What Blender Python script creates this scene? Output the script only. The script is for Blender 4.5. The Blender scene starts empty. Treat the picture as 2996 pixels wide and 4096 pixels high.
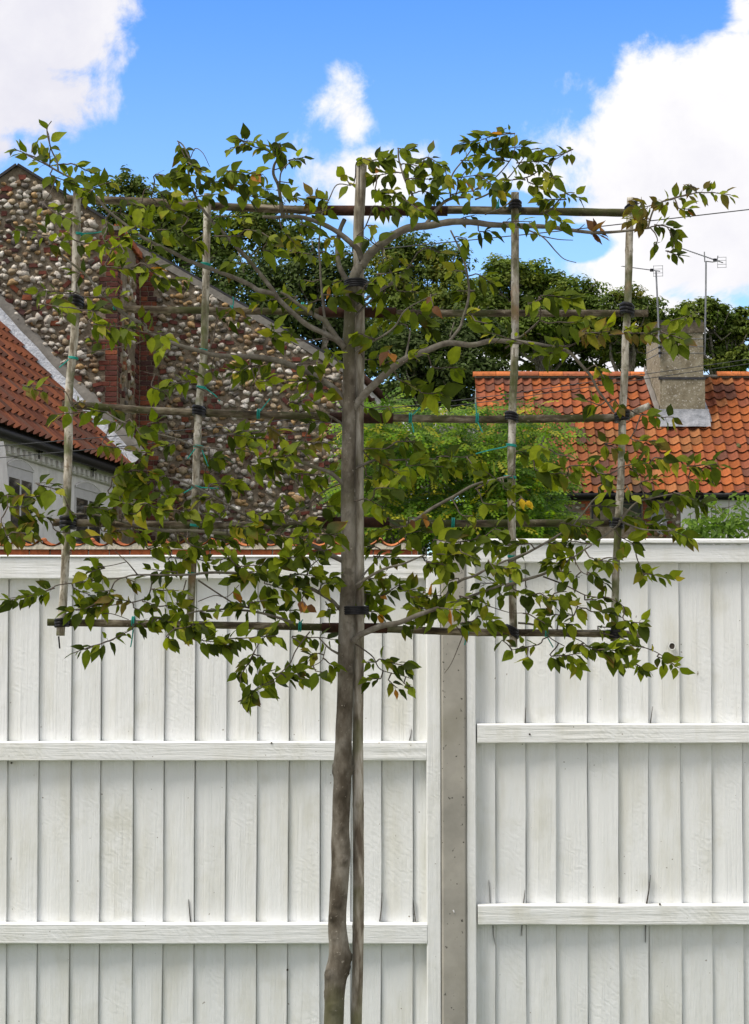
import bpy, math, random
from mathutils import Vector, Matrix, noise
rnd = random.Random(7)
R = math.radians
scn = bpy.context.scene
COL = scn.collection

# ------------------------------------------------------------------ camera
F = 8705.0                 # focal length in photo pixels (photo is 2996 x 4096)
CX, CY, HOR = 1498.0, 2048.0, 2630.0
HCAM = 1.45
PITCH = math.atan((HOR - CY) / F)
cam_d = bpy.data.cameras.new('camera')
cam = bpy.data.objects.new('camera', cam_d); COL.objects.link(cam)
cam_d.sensor_fit = 'VERTICAL'; cam_d.sensor_height = 24.0
cam_d.lens = F / 4096.0 * 24.0
cam_d.clip_start = 0.1; cam_d.clip_end = 3000.0
cam.location = (0, 0, HCAM); cam.rotation_euler = (R(90) + PITCH, 0, 0)
scn.camera = cam

# ------------------------------------------------------------------ view, sun, sky
scn.view_settings.view_transform = 'Standard'
scn.view_settings.look = 'None'
scn.view_settings.exposure = 0.5
scn.view_settings.gamma = 1.0
SUN_EL, SUN_AZ = R(57), R(-118)          # azimuth from +Y towards +X
SKY_STRENGTH = 0.10
sd = bpy.data.lights.new('sun', 'SUN'); sun = bpy.data.objects.new('sun', sd); COL.objects.link(sun)
sd.energy = 3.0; sd.angle = R(28); sd.color = (1.0, 0.925, 0.82)
sv = Vector((math.sin(SUN_AZ) * math.cos(SUN_EL), math.cos(SUN_AZ) * math.cos(SUN_EL), math.sin(SUN_EL)))
sun.rotation_euler = sv.to_track_quat('Z', 'Y').to_euler(); sun.location = (-20, 0, 40)

class NT:
    """small helper round a node tree"""
    def __init__(s, tree): s.t = tree; tree.nodes.clear()
    def n(s, typ, ins=None, **kw):
        nd = s.t.nodes.new(typ)
        for k, v in kw.items(): setattr(nd, k, v)
        for k, v in (ins or {}).items():
            sk = nd.inputs[k]
            if isinstance(v, bpy.types.NodeSocket): s.t.links.new(v, sk)
            else: sk.default_value = v
        return nd
    def m(s, op, a, b=0.0, c=0.0, clamp=False):
        return s.n('ShaderNodeMath', {0: a, 1: b, 2: c}, operation=op, use_clamp=clamp).outputs[0]
    def mix(s, f, a, b, mode='MIX'):
        nd = s.n('ShaderNodeMix', data_type='RGBA', blend_type=mode)
        for k, v in ((0, f), (6, a), (7, b)):
            if isinstance(v, bpy.types.NodeSocket): s.t.links.new(v, nd.inputs[k])
            else: nd.inputs[k].default_value = v if k == 0 else (*v[:3], 1)
        return nd.outputs[2]
    def ramp(s, f, stops):
        nd = s.n('ShaderNodeValToRGB', {0: f}); e = nd.color_ramp.elements
        while len(e) < len(stops): e.new(0.5)
        for k, (p, c) in enumerate(stops):
            e[k].position = p; e[k].color = (*c, 1) if len(c) == 3 else c
        return nd.outputs[0]
    def rng(s, v, a, b, c=0.0, d=1.0, smooth=True):
        return s.n('ShaderNodeMapRange', {0: v, 1: a, 2: b, 3: c, 4: d}, interpolation_type='SMOOTHSTEP' if smooth else 'LINEAR').outputs[0]
    def noise(s, vec, scale, detail=4, rough=0.55, dist=0.0, out=0):
        return s.n('ShaderNodeTexNoise', {'Vector': vec, 'Scale': scale, 'Detail': detail, 'Roughness': rough, 'Distortion': dist}).outputs[out]

world = bpy.data.worlds.new('World'); scn.world = world; world.use_nodes = True
w = NT(world.node_tree)
sky = w.n('ShaderNodeTexSky', sky_type='NISHITA', sun_disc=False, sun_elevation=SUN_EL, sun_rotation=SUN_AZ,
          air_density=1.0, dust_density=0.4, ozone_density=3.0)
gen = w.n('ShaderNodeTexCoord').outputs['Generated']
sx = w.n('ShaderNodeSeparateXYZ', {0: gen})
az = w.m('ARCTAN2', sx.outputs[0], sx.outputs[1]); el = w.m('ARCSINE', sx.outputs[2])
wv = w.n('ShaderNodeCombineXYZ', {0: az, 1: el, 2: 0.37}).outputs[0]
n1 = w.noise(wv, 26.0, 9, 0.62, 0.25)
n2 = w.noise(wv, 7.0, 3, 0.5)
def blob(x, y, rx, ry):
    a = w.m('MULTIPLY', w.m('SUBTRACT', az, (x - CX) / F), F / rx)
    b = w.m('MULTIPLY', w.m('SUBTRACT', el, (HOR - y) / F), F / ry)
    d = w.m('SQRT', w.m('ADD', w.m('MULTIPLY', a, a), w.m('MULTIPLY', b, b)))
    return w.m('MULTIPLY', w.m('SUBTRACT', 1.0, d), min(rx, ry) / 330.0)
fld = None
for bl in ((60, 130, 500, 340), (60, 430, 410, 250), (350, 40, 260, 180), (-20, 640, 330, 150),
           (2760, 720, 560, 430), (2930, 430, 380, 260), (2620, 390, 200, 190), (2320, 620, 260, 170), (2180, 720, 200, 150), (2800, 1050, 560, 240), (2500, 1350, 700, 250),
           (1400, 500, 160, 210), (1440, 720, 360, 190), (1180, 790, 260, 80),
           (2370, 390, 85, 55), (2985, 120, 90, 120), (1930, 1420, 260, 170)):
    v = blob(*bl); fld = v if fld is None else w.m('MAXIMUM', fld, v)
for bl in ((2340, 985, 150, 85), (2060, 900, 160, 130)):
    fld = w.m('SUBTRACT', fld, w.m('MULTIPLY', w.m('MAXIMUM', blob(*bl), 0.0), 4.0))
fview = w.m('ADD', w.m('MULTIPLY', fld, 1.5), w.m('MULTIPLY', w.m('SUBTRACT', n1, 0.52), 1.95))
g1 = w.noise(gen, 2.6, 8, 0.58, 0.3)                       # the rest of the sky: unseen cumulus, cover raised to whiten the fence light
fgen = w.m('MULTIPLY', w.m('SUBTRACT', g1, 0.37), 4.0)
inv = w.m('MULTIPLY', w.rng(w.m('ABSOLUTE', az), 0.20, 0.34, 1.0, 0.0), w.rng(el, 0.33, 0.46, 1.0, 0.0))
inv = w.m('MULTIPLY', inv, w.rng(sx.outputs[1], 0.0, 0.2))
ff = w.m('ADD', w.m('MULTIPLY', fview, inv), w.m('MULTIPLY', fgen, w.m('SUBTRACT', 1.0, inv)))
mask = w.rng(ff, -0.05, 0.42)
shade = w.m('ADD', w.m('MULTIPLY', n2, 0.85), w.m('MULTIPLY', n1, 0.4))
leftish = w.rng(az, -0.16, 0.02, 0.0, 1.0)
shade = w.m('ADD', shade, w.m('MULTIPLY', leftish, 0.30))
ccol = w.ramp(shade, [(0.40, (0.46, 0.465, 0.56)), (0.68, (0.60, 0.595, 0.65)), (0.92, (0.74, 0.73, 0.735))])
pale = w.rng(el, 0.15, 0.345, 1.0, 0.0)
btint = w.mix(pale, (SKY_STRENGTH * 0.54, SKY_STRENGTH * 1.01, SKY_STRENGTH * 1.6), (SKY_STRENGTH * 1.2, SKY_STRENGTH * 1.42, SKY_STRENGTH * 1.65))
blue = w.n('ShaderNodeVectorMath', {0: sky.outputs[0], 1: btint}, operation='MULTIPLY').outputs[0]
skyc = w.mix(mask, blue, ccol)
bg = w.n('ShaderNodeBackground', {0: skyc, 1: 1.0})
w.n('ShaderNodeOutputWorld', {0: bg.outputs[0]})

# ------------------------------------------------------------------ helpers
def ray(u, v):
    """direction (not unit, y-normalised) of photo pixel u, v"""
    x = (u - CX) / F; y = -(v - CY) / F
    c, s = math.cos(PITCH), math.sin(PITCH)
    d = Vector((x, c - y * s, s + y * c))
    return d / d.y
def P(u, v, Y):
    d = ray(u, v); return Vector((d.x * Y, Y, HCAM + d.z * Y))
def hit(u, v, p0, n):
    d = ray(u, v); o = Vector((0, 0, HCAM)); t = (p0 - o).dot(n) / d.dot(n)
    return o + d * t

def empty(name, loc, label, cat, group=None):
    o = bpy.data.objects.new(name, None); COL.objects.link(o); o.location = loc
    o.empty_display_size = 0.1
    return tag(o, label, cat, group)
def tag(o, label=None, cat=None, group=None, kind=None):
    for k, v in (('label', label), ('category', cat), ('group', group), ('kind', kind)):
        if v: o[k] = v
    return o

class MB:
    """collects shapes for ONE mesh object; colours per vertex in attribute Col"""
    def __init__(s): s.v = []; s.f = []; s.c = []
    def add(s, verts, faces, col=(1, 1, 1)):
        k = len(s.v); s.v.extend([tuple(p) for p in verts])
        s.f.extend([tuple(i + k for i in f) for f in faces])
        if len(verts) and isinstance(col, list): s.c.extend(col)
        else: s.c.extend([col] * len(verts))
        return s
    def box(s, c, size, rot=None, col=(1, 1, 1), bev=0.0, jit=0.0):
        hx, hy, hz = size[0] / 2, size[1] / 2, size[2] / 2
        if bev <= 0:
            vs = [Vector((x, y, z)) for z in (-hz, hz) for y in (-hy, hy) for x in (-hx, hx)]
            fs = [(0, 2, 3, 1), (4, 5, 7, 6), (0, 1, 5, 4), (2, 6, 7, 3), (0, 4, 6, 2), (1, 3, 7, 5)]
        else:
            vs = []; fs = []; b = min(bev, hx * .9, hy * .9, hz * .9)
            def idx(x, y, z, k): return ((z * 2 + y) * 2 + x) * 3 + k
            for z in (0, 1):
                for y in (0, 1):
                    for x in (0, 1):
                        sx_, sy_, sz_ = (x * 2 - 1), (y * 2 - 1), (z * 2 - 1)
                        vs += [Vector((sx_ * hx, sy_ * (hy - b), sz_ * (hz - b))), Vector((sx_ * (hx - b), sy_ * hy, sz_ * (hz - b))), Vector((sx_ * (hx - b), sy_ * (hy - b), sz_ * hz))]
            for a in (0, 1):
                q = [idx(a, 0, 0, 0), idx(a, 1, 0, 0), idx(a, 1, 1, 0), idx(a, 0, 1, 0)]; fs.append(tuple(q if a else q[::-1]))
                q = [idx(0, a, 0, 1), idx(0, a, 1, 1), idx(1, a, 1, 1), idx(1, a, 0, 1)]; fs.append(tuple(q if a else q[::-1]))
                q = [idx(0, 0, a, 2), idx(1, 0, a, 2), idx(1, 1, a, 2), idx(0, 1, a, 2)]; fs.append(tuple(q if a else q[::-1]))
            for a in (0, 1):
                for b_ in (0, 1):
                    fs.append((idx(a, b_, 0, 0), idx(a, b_, 1, 0), idx(a, b_, 1, 1), idx(a, b_, 0, 1)))
                    fs.append((idx(a, 0, b_, 0), idx(a, 1, b_, 0), idx(a, 1, b_, 2), idx(a, 0, b_, 2)))
                    fs.append((idx(0, a, b_, 1), idx(1, a, b_, 1), idx(1, a, b_, 2), idx(0, a, b_, 2)))
                    for c_ in (0, 1): fs.append((idx(a, b_, c_, 0), idx(a, b_, c_, 1), idx(a, b_, c_, 2)))
        if jit: vs = [v + Vector((rnd.uniform(-jit, jit), rnd.uniform(-jit, jit), rnd.uniform(-jit, jit))) for v in vs]
        if rot is not None: vs = [rot @ v for v in vs]
        c = Vector(c)
        return s.add([v + c for v in vs], fs, col)
    def tube(s, pts, rad, sides=8, col=(1, 1, 1), caps=True):
        pts = [Vector(p) for p in pts]; n = len(pts)
        rr = rad if isinstance(rad, (list, tuple)) else [rad] * n
        vs = []; fs = []; up = None
        for i, p in enumerate(pts):
            t = (pts[min(i + 1, n - 1)] - pts[max(i - 1, 0)])
            t = t.normalized() if t.length > 1e-9 else Vector((0, 0, 1))
            if up is None: up = t.orthogonal().normalized()
            up = (up - t * up.dot(t)); up = up.normalized() if up.length > 1e-6 else t.orthogonal().normalized()
            sd_ = t.cross(up)
            for k in range(sides):
                a = 2 * math.pi * k / sides
                vs.append(p + (up * math.cos(a) + sd_ * math.sin(a)) * rr[i])
        for i in range(n - 1):
            for k in range(sides):
                k2 = (k + 1) % sides
                fs.append((i * sides + k, i * sides + k2, (i + 1) * sides + k2, (i + 1) * sides + k))
        if caps:
            fs.append(tuple(range(sides))[::-1]); fs.append(tuple((n - 1) * sides + k for k in range(sides)))
        return s.add(vs, fs, col)
    def prism(s, poly, ext, col=(1, 1, 1)):
        """poly: 3D points in order, ext: Vector extrusion"""
        n = len(poly); vs = [Vector(p) for p in poly] + [Vector(p) + ext for p in poly]
        fs = [tuple(range(n)), tuple(range(2 * n - 1, n - 1, -1))] + [(i, (i + 1) % n, n + (i + 1) % n, n + i)[::-1] for i in range(n)]
        return s.add(vs, fs, col)
    def build(s, name, mat, parent=None, smooth=False, origin=None, kind=None, fix=False):
        me = bpy.data.meshes.new(name)
        o0 = Vector(origin) if origin is not None else Vector((0, 0, 0))
        me.from_pydata([(p[0] - o0.x, p[1] - o0.y, p[2] - o0.z) for p in s.v], [], s.f)
        ca = me.color_attributes.new('Col', 'FLOAT_COLOR', 'POINT')
        flat = []
        for c in s.c: flat.extend((c[0], c[1], c[2], 1.0))
        ca.data.foreach_set('color', flat)
        if smooth: me.polygons.foreach_set('use_smooth', [True] * len(me.polygons))
        me.materials.append(mat)
        if fix:
            import bmesh
            b = bmesh.new(); b.from_mesh(me); bmesh.ops.recalc_face_normals(b, faces=b.faces); b.to_mesh(me); b.free()
        me.update()
        o = bpy.data.objects.new(name, me); COL.objects.link(o)
        if parent is not None:
            o.parent = parent; o.location = o0 - Vector(parent['_w'] if '_w' in parent else parent.location)
        else: o.location = o0
        o['_w'] = tuple(o0)
        if kind: o['kind'] = kind
        return o

# ------------------------------------------------------------------ materials
def new_mat(name):
    m = bpy.data.materials.new(name); m.use_nodes = True
    return m, NT(m.node_tree)
def finish(nt, col, rough=0.8, bump=None, bstr=0.3, bdist=0.01, metal=0.0, spec=0.3, extra=None):
    ins = {'Base Color': col, 'Roughness': rough, 'Metallic': metal, 'Specular IOR Level': spec}
    p = nt.n('ShaderNodeBsdfPrincipled', {})
    for k, v in ins.items():
        if isinstance(v, bpy.types.NodeSocket): nt.t.links.new(v, p.inputs[k])
        else: p.inputs[k].default_value = (*v, 1) if k == 'Base Color' else v
    if bump is not None:
        b = nt.n('ShaderNodeBump', {'Strength': bstr, 'Distance': bdist, 'Height': bump})
        nt.t.links.new(b.outputs[0], p.inputs['Normal'])
    sh = p.outputs[0]
    if extra is not None:
        sh = nt.n('ShaderNodeMixShader', {0: extra[0], 1: sh, 2: extra[1]}).outputs[0]
    nt.n('ShaderNodeOutputMaterial', {0: sh})
def coords(nt, rand=True):
    tc = nt.n('ShaderNodeTexCoord').outputs['Object']
    if not rand: return tc
    r = nt.n('ShaderNodeObjectInfo').outputs['Random']
    off = nt.n('ShaderNodeCombineXYZ', {0: nt.m('MULTIPLY', r, 91.0), 1: nt.m('MULTIPLY', r, 37.0), 2: nt.m('MULTIPLY', r, 53.0)}).outputs[0]
    return nt.n('ShaderNodeVectorMath', {0: tc, 1: off}, operation='ADD').outputs[0]
def scaled(nt, vec, s):
    return nt.n('ShaderNodeVectorMath', {0: vec, 1: s}, operation='MULTIPLY').outputs[0]
def vcol(nt): return nt.n('ShaderNodeAttribute', attribute_name='Col').outputs['Color']

def painted_wood(name, along):
    m, t = new_mat(name); c = coords(t)
    s_long = (60, 60, 2.2) if along == 'z' else (2.2, 60, 60)
    g = t.noise(scaled(t, c, s_long), 1.0, 5, 0.6, 1.2)
    fine = t.noise(scaled(t, c, (220, 220, 14) if along == 'z' else (14, 220, 220)), 1.0, 3, 0.6)
    sw = t.n('ShaderNodeTexWave', {'Vector': c, 'Scale': 22.0, 'Distortion': 9.0, 'Detail': 3.0, 'Detail Scale': 1.3}, wave_type='BANDS', bands_direction='DIAGONAL').outputs[1]
    swm = t.rng(t.noise(c, 3.0, 2), 0.48, 0.62)
    lump = t.noise(c, 45.0, 4, 0.6)
    rg = t.n('ShaderNodeTexWave', {'Vector': scaled(t, c, (1, 1, .22) if along == 'z' else (.22, 1, 1)), 'Scale': 14.0, 'Distortion': 7.0, 'Detail': 2.0, 'Detail Scale': 0.8}, wave_type='RINGS').outputs[1]
    rgm = t.rng(t.noise(scaled(t, c, (3, 3, 1.5)), 1.0, 1), 0.5, 0.66)
    h = t.m('ADD', t.m('MULTIPLY', g, 0.9), t.m('ADD', t.m('MULTIPLY', fine, 0.35), t.m('ADD', t.m('MULTIPLY', lump, 0.4), t.m('ADD', t.m('MULTIPLY', t.m('MULTIPLY', sw, swm), 0.16), t.m('MULTIPLY', t.m('MULTIPLY', rg, rgm), 0.4)))))
    st = t.noise(scaled(t, c, (9, 9, 2.4)), 1.0, 5, 0.6)
    base = t.mix(t.rng(st, 0.42, 0.75), (0.735, 0.755, 0.75), (0.635, 0.64, 0.585))
    base = t.mix(t.m('MULTIPLY', t.rng(t.noise(c, 6.5, 4), 0.56, 0.76), 0.5), base, (0.54, 0.54, 0.46))
    base = t.mix(t.m('MULTIPLY', t.rng(g, 0.66, 0.8), 0.22), base, (0.55, 0.54, 0.48))
    base = t.mix(t.rng(t.noise(c, 70, 1), 0.79, 0.81), base, (0.25, 0.23, 0.19))
    tint = t.n('ShaderNodeObjectInfo').outputs['Random']
    base = t.mix(t.m('MULTIPLY', tint, 0.25), base, (0.70, 0.725, 0.74))
    finish(t, base, 0.62, h, 0.72, 0.0038, spec=0.22)
    return m
M = {}
M['board'] = painted_wood('white_painted_boards', 'z')
M['rail'] = painted_wood('white_painted_rails', 'x')

def simple(name, stops, scale=20, rough=0.85, bstr=0.4, bdist=0.004, detail=5, stretch=(1, 1, 1), spots=None, usev=False, spec=0.15, rand=True, metal=0.0):
    m, t = new_mat(name); c = coords(t, rand); cs = scaled(t, c, stretch)
    n = t.noise(cs, scale, detail, 0.62)
    col = t.ramp(n, stops)
    if usev: col = t.mix(1.0, col, vcol(t), 'MULTIPLY')
    for (sc, lo, hi, cc, st_) in (spots or []):
        col = t.mix(t.m('MULTIPLY', t.rng(t.noise(c, sc, 3), lo, hi), st_), col, cc)
    finish(t, col, rough, t.noise(cs, scale * 2.5, 5, 0.65), bstr, bdist, metal=metal, spec=spec)
    return m
M['concrete'] = simple('concrete', [(0.3, (0.26, 0.253, 0.225)), (0.7, (0.38, 0.365, 0.325))], 6, 0.9, 0.35, 0.004,
                       spots=[(75, 0.675, 0.70, (0.05, 0.045, 0.04), 0.95), (9, 0.55, 0.7, (0.40, 0.385, 0.34), 0.5), (4, 0.5, 0.7, (0.22, 0.21, 0.16), 0.5)])
M['bark'] = simple('bark', [(0.38, (0.062, 0.052, 0.037)), (0.5, (0.118, 0.104, 0.080)), (0.64, (0.215, 0.20, 0.165))], 17, 0.85, 0.7, 0.006, stretch=(1, 1, .5),
                   spots=[(3.5, 0.52, 0.72, (0.085, 0.09, 0.04), 0.65), (85, 0.66, 0.71, (0.30, 0.28, 0.23), 0.7), (30, .58, .7, (.05, .042, .03), .55)], rand=False, usev=True)
M['twig'] = simple('twig_bark', [(0.3, (0.05, 0.04, 0.03)), (0.7, (0.12, 0.10, 0.08))], 60, 0.8, 0.3, 0.001)
M['branch'] = simple('branch_bark', [(0.3, (0.075, 0.064, 0.05)), (0.55, (0.135, 0.125, 0.10)), (0.75, (0.21, 0.20, 0.175))], 40, 0.8, 0.4, 0.002,
                     spots=[(14, 0.55, 0.7, (0.09, 0.095, 0.045), 0.6)])
M['cane'] = simple('weathered_cane', [(0.36, (0.12, 0.10, 0.07)), (0.5, (0.32, 0.295, 0.235)), (0.64, (0.58, 0.56, 0.50))], 26, 0.8, 0.45, 0.002, stretch=(2, 2, .55),
                   spots=[(9, 0.47, 0.60, (0.085, 0.10, 0.03), 0.85), (70, 0.56, 0.64, (0.11, 0.095, 0.065), 0.7), (7, 0.58, 0.70, (0.30, 0.18, 0.10), 0.55)])
M['bar'] = simple('weathered_rail_cane', [(0.36, (0.032, 0.025, 0.016)), (0.5, (0.095, 0.077, 0.052)), (0.66, (0.26, 0.23, 0.17))], 26, 0.85, 0.45, 0.002, stretch=(.55, 2, 2),
                  spots=[(9, 0.48, 0.62, (0.05, 0.058, 0.018), 0.85), (80, 0.64, 0.7, (0.30, 0.27, 0.2), 0.5)])
M['stake'] = simple('stake_wood', [(0.38, (0.11, 0.09, 0.065)), (0.5, (0.25, 0.225, 0.175)), (0.62, (0.42, 0.395, 0.335))], 16, 0.85, 0.6, 0.003, stretch=(2.5, 2.5, .5),
                    spots=[(5, 0.5, 0.66, (0.12, 0.125, 0.055), 0.7), (7, 0.6, 0.75, (0.30, 0.19, 0.10), 0.5)], rand=False)
M['rust'] = simple('rusty_iron', [(0.3, (0.018, 0.010, 0.008)), (0.6, (0.05, 0.022, 0.014)), (0.8, (0.10, 0.042, 0.022))], 40, 0.8, 0.3, 0.001)
M['rubber'] = simple('black_rubber', [(0.3, (0.008, 0.008, 0.009)), (0.7, (0.02, 0.02, 0.022))], 60, 0.5, 0.2, 0.001)
M['twine'] = simple('green_twine', [(0.3, (0.01, 0.20, 0.17)), (0.7, (0.03, 0.34, 0.28))], 80, 0.5, 0.2, 0.001)
M['mortar'] = simple('flint_mortar', [(0.3, (0.12, 0.093, 0.063)), (0.5, (0.195, 0.157, 0.112)), (0.72, (0.29, 0.245, 0.185))], 9, 0.95, 0.9, 0.03, spots=[(1.2, .5, .7, (0.17, .15, .115), .5)])
M['cement'] = simple('grey_cement', [(0.3, (0.15, 0.14, 0.125)), (0.7, (0.25, 0.235, 0.21))], 5, 0.95, 0.6, 0.02)
M['lime'] = simple('lime_mortar', [(0.3, (0.42, 0.37, 0.29)), (0.7, (0.66, 0.60, 0.50))], 14, 0.95, 0.6, 0.01, spots=[(26, .58, .66, (0.14, .12, .1), .7)])
M['slate'] = simple('dark_slate', [(0.3, (0.025, 0.026, 0.03)), (0.7, (0.06, 0.06, 0.065))], 6, 0.7, 0.3, 0.01)
M['lead'] = simple('lead_flashing', [(0.3, (0.42, 0.45, 0.50)), (0.7, (0.66, 0.69, 0.74))], 9, 0.55, 0.8, 0.03, spots=[(16, .55, .68, (0.25, .27, .32), .6)])
M['lead_dark'] = simple('weathered_lead', [(0.3, (0.17, 0.18, 0.20)), (0.7, (0.34, 0.35, 0.38))], 7, 0.55, 0.8, 0.03)
M['moss_render'] = simple('mossy_render', [(0.3, (0.045, 0.04, 0.03)), (0.55, (0.12, 0.10, 0.07)), (0.7, (0.24, 0.21, 0.16))], 7, 0.95, 0.8, 0.02)
M['black_metal'] = simple('black_gutter_paint', [(0.3, (0.010, 0.010, 0.011)), (0.7, (0.02, 0.02, 0.022))], 8, 0.5, 0.1, 0.003)
M['grey_metal'] = simple('galvanised_metal', [(0.3, (0.16, 0.165, 0.175)), (0.7, (0.30, 0.31, 0.33))], 8, 0.5, 0.1, 0.002, metal=0.4)
M['cable'] = simple('cable_sheath', [(0.3, (0.045, 0.045, 0.05)), (0.7, (0.09, 0.09, 0.09))], 8, 0.6, 0.1, 0.001)
M['render'] = simple('lichened_render', [(0.3, (0.165, 0.14, 0.095)), (0.5, (0.235, 0.205, 0.145)), (0.7, (0.31, 0.28, 0.21))], 4, 0.95, 0.7, 0.02,
                     spots=[(22, .58, .66, (0.50, .47, .42), .7), (5, .62, .74, (0.05, .045, .035), .6)])
M['frame_grey'] = simple('grey_window_paint', [(0.3, (0.44, 0.43, 0.44)), (0.7, (0.52, 0.51, 0.52))], 6, 0.6, 0.1, 0.003)
M['frame_dark'] = simple('dark_window_paint', [(0.3, (0.03, 0.032, 0.038)), (0.7, (0.045, 0.048, 0.055))], 6, 0.5, 0.1, 0.003)
M['white_gloss'] = simple('white_joinery_paint', [(0.3, (0.68, 0.68, 0.68)), (0.7, (0.78, 0.78, 0.78))], 6, 0.6, 0.1, 0.003)
M['dark_wood'] = simple('split_wood', [(0.3, (0.03, 0.025, 0.02)), (0.7, (0.07, 0.06, 0.05))], 30, 0.9, 0.2, 0.001)
def vmat(name, spots, rough=0.85, bscale=30, bstr=0.5, bdist=0.006, mott=(0.7, 1.25), mscale=20, spec=0.10):
    m, t = new_mat(name); c = coords(t, False); base = vcol(t)
    n = t.noise(c, mscale, 5, 0.65)
    k = t.rng(n, 0.3, 0.7, mott[0], mott[1], False)
    col = t.n('ShaderNodeVectorMath', {0: base, 'Scale': k}, operation='SCALE').outputs[0]
    for (sc, lo, hi, cc, st_) in spots:
        col = t.mix(t.m('MULTIPLY', t.rng(t.noise(c, sc, 4), lo, hi), st_), col, cc)
    finish(t, col, rough, t.noise(c, bscale, 5, 0.65), bstr, bdist, spec=spec)
    return m
M['flint'] = vmat('flint', [(24, .52, .66, (0.085, .062, .04), .7), (34, .60, .70, (0.60, .57, .51), .5)], 0.6, 40, 0.6, 0.01, (0.6, 1.25), 14, 0.15)
M['brick'] = vmat('old_brick', [(30, .6, .7, (0.07, .05, .045), .5), (45, .66, .74, (0.45, .38, .3), .4)], 0.9, 40, 0.6, 0.008)
M['tile'] = vmat('clay_pantile', [(9, .55, .70, (0.085, .05, .035), .55), (38, .66, .72, (0.035, .03, .015), .8), (60, .70, .76, (0.45, .42, .35), .5)], 0.85, 50, 0.35, 0.005, (0.72, 1.2), 7)
M['plain_tile'] = vmat('plain_brown_tile', [(9, .55, .70, (0.05, .035, .03), .5)], 0.9, 40, 0.4, 0.006)
m, t = new_mat('whitewashed_brick'); c = coords(t, False)
br = t.n('ShaderNodeTexBrick', {'Vector': scaled(t, c, (1, 1, 1)), 'Scale': 1.0, 'Mortar Size': 0.006, 'Mortar Smooth': 0.6, 'Brick Width': 0.225, 'Row Height': 0.075})
n = t.noise(c, 5, 5); base = t.ramp(n, [(0.35, (0.60, 0.58, 0.575)), (0.7, (0.73, 0.715, 0.71))])
base = t.mix(t.m('MULTIPLY', t.rng(t.noise(c, 2.2, 4), .55, .75), .4), base, (0.46, .45, .42))
finish(t, base, 0.85, t.m('SUBTRACT', t.m('MULTIPLY', t.noise(c, 18, 4), 0.5), t.m('MULTIPLY', br.outputs[1], 0.7)), 0.7, 0.012)
M['whitewash'] = m
def leafmat(name, trans, tint=(1, 1, 1), rough=0.55, spec=0.10):
    m, t = new_mat(name); c = t.n('ShaderNodeTexCoord').outputs['Object']
    base = vcol(t)
    k = t.rng(t.noise(c, 55, 3), 0.3, 0.7, 0.8, 1.2, False)
    col = t.n('ShaderNodeVectorMath', {0: base, 'Scale': k}, operation='SCALE').outputs[0]
    bf = t.n('ShaderNodeNewGeometry').outputs['Backfacing']
    col2 = t.mix(t.m('MULTIPLY', bf, 0.35), col, (0.14, 0.18, 0.05))
    tr = t.n('ShaderNodeBsdfTranslucent', {0: t.mix(1.0, col, (1.5, 1.6, 0.5), 'MULTIPLY')}).outputs[0]
    finish(t, col2, rough, None, spec=spec, extra=(trans, tr))
    return m
M['leaf'] = leafmat('hornbeam_leaf', 0.42)
M['far_leaf'] = leafmat('far_tree_leaf', 0.30, rough=0.6)
M['shrub_leaf'] = leafmat('shrub_leaf', 0.42)
m, t = new_mat('window_glass'); c = coords(t)
finish(t, t.ramp(t.noise(c, 2.5, 3), [(0.35, (0.012, 0.013, 0.014)), (0.7, (0.05, 0.05, 0.052))]), 0.04, None, spec=0.8)
M['glass'] = m
m, t = new_mat('lawn'); c = coords(t, False)
finish(t, t.ramp(t.noise(c, 0.8, 8, .7), [(0.3, (0.045, 0.07, 0.02)), (0.7, (0.11, 0.14, 0.05))]), 0.95, t.noise(c, 40, 4), 0.5, 0.03)
M['lawn'] = m
m, t = new_mat('pale_bounce_gravel'); c = coords(t, False)  # pale surface for the added ground that bounces light
finish(t, t.ramp(t.noise(c, 40, 6, .7), [(0.3, (0.30, 0.27, 0.22)), (0.7, (0.52, 0.48, 0.41))]), 0.95, t.noise(c, 60, 4), 0.7, 0.02)
M['bounce'] = m

# ------------------------------------------------------------------ ground
def sheet(name, x0, x1, y0, y1, z, mat):
    b = MB(); b.add([(x0, y0, z), (x1, y0, z), (x1, y1, z), (x0, y1, z)], [(0, 1, 2, 3)])
    return tag(b.build(name, mat), kind='structure')
sheet('ground', -900, 900, -300, 1500, 0.0, M['lawn'])
sheet('bounce_gravel', -14, 14, -14, 5.2, 0.004, M['bounce'])  # unseen pale ground, added to throw sunlight up onto the fence

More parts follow.
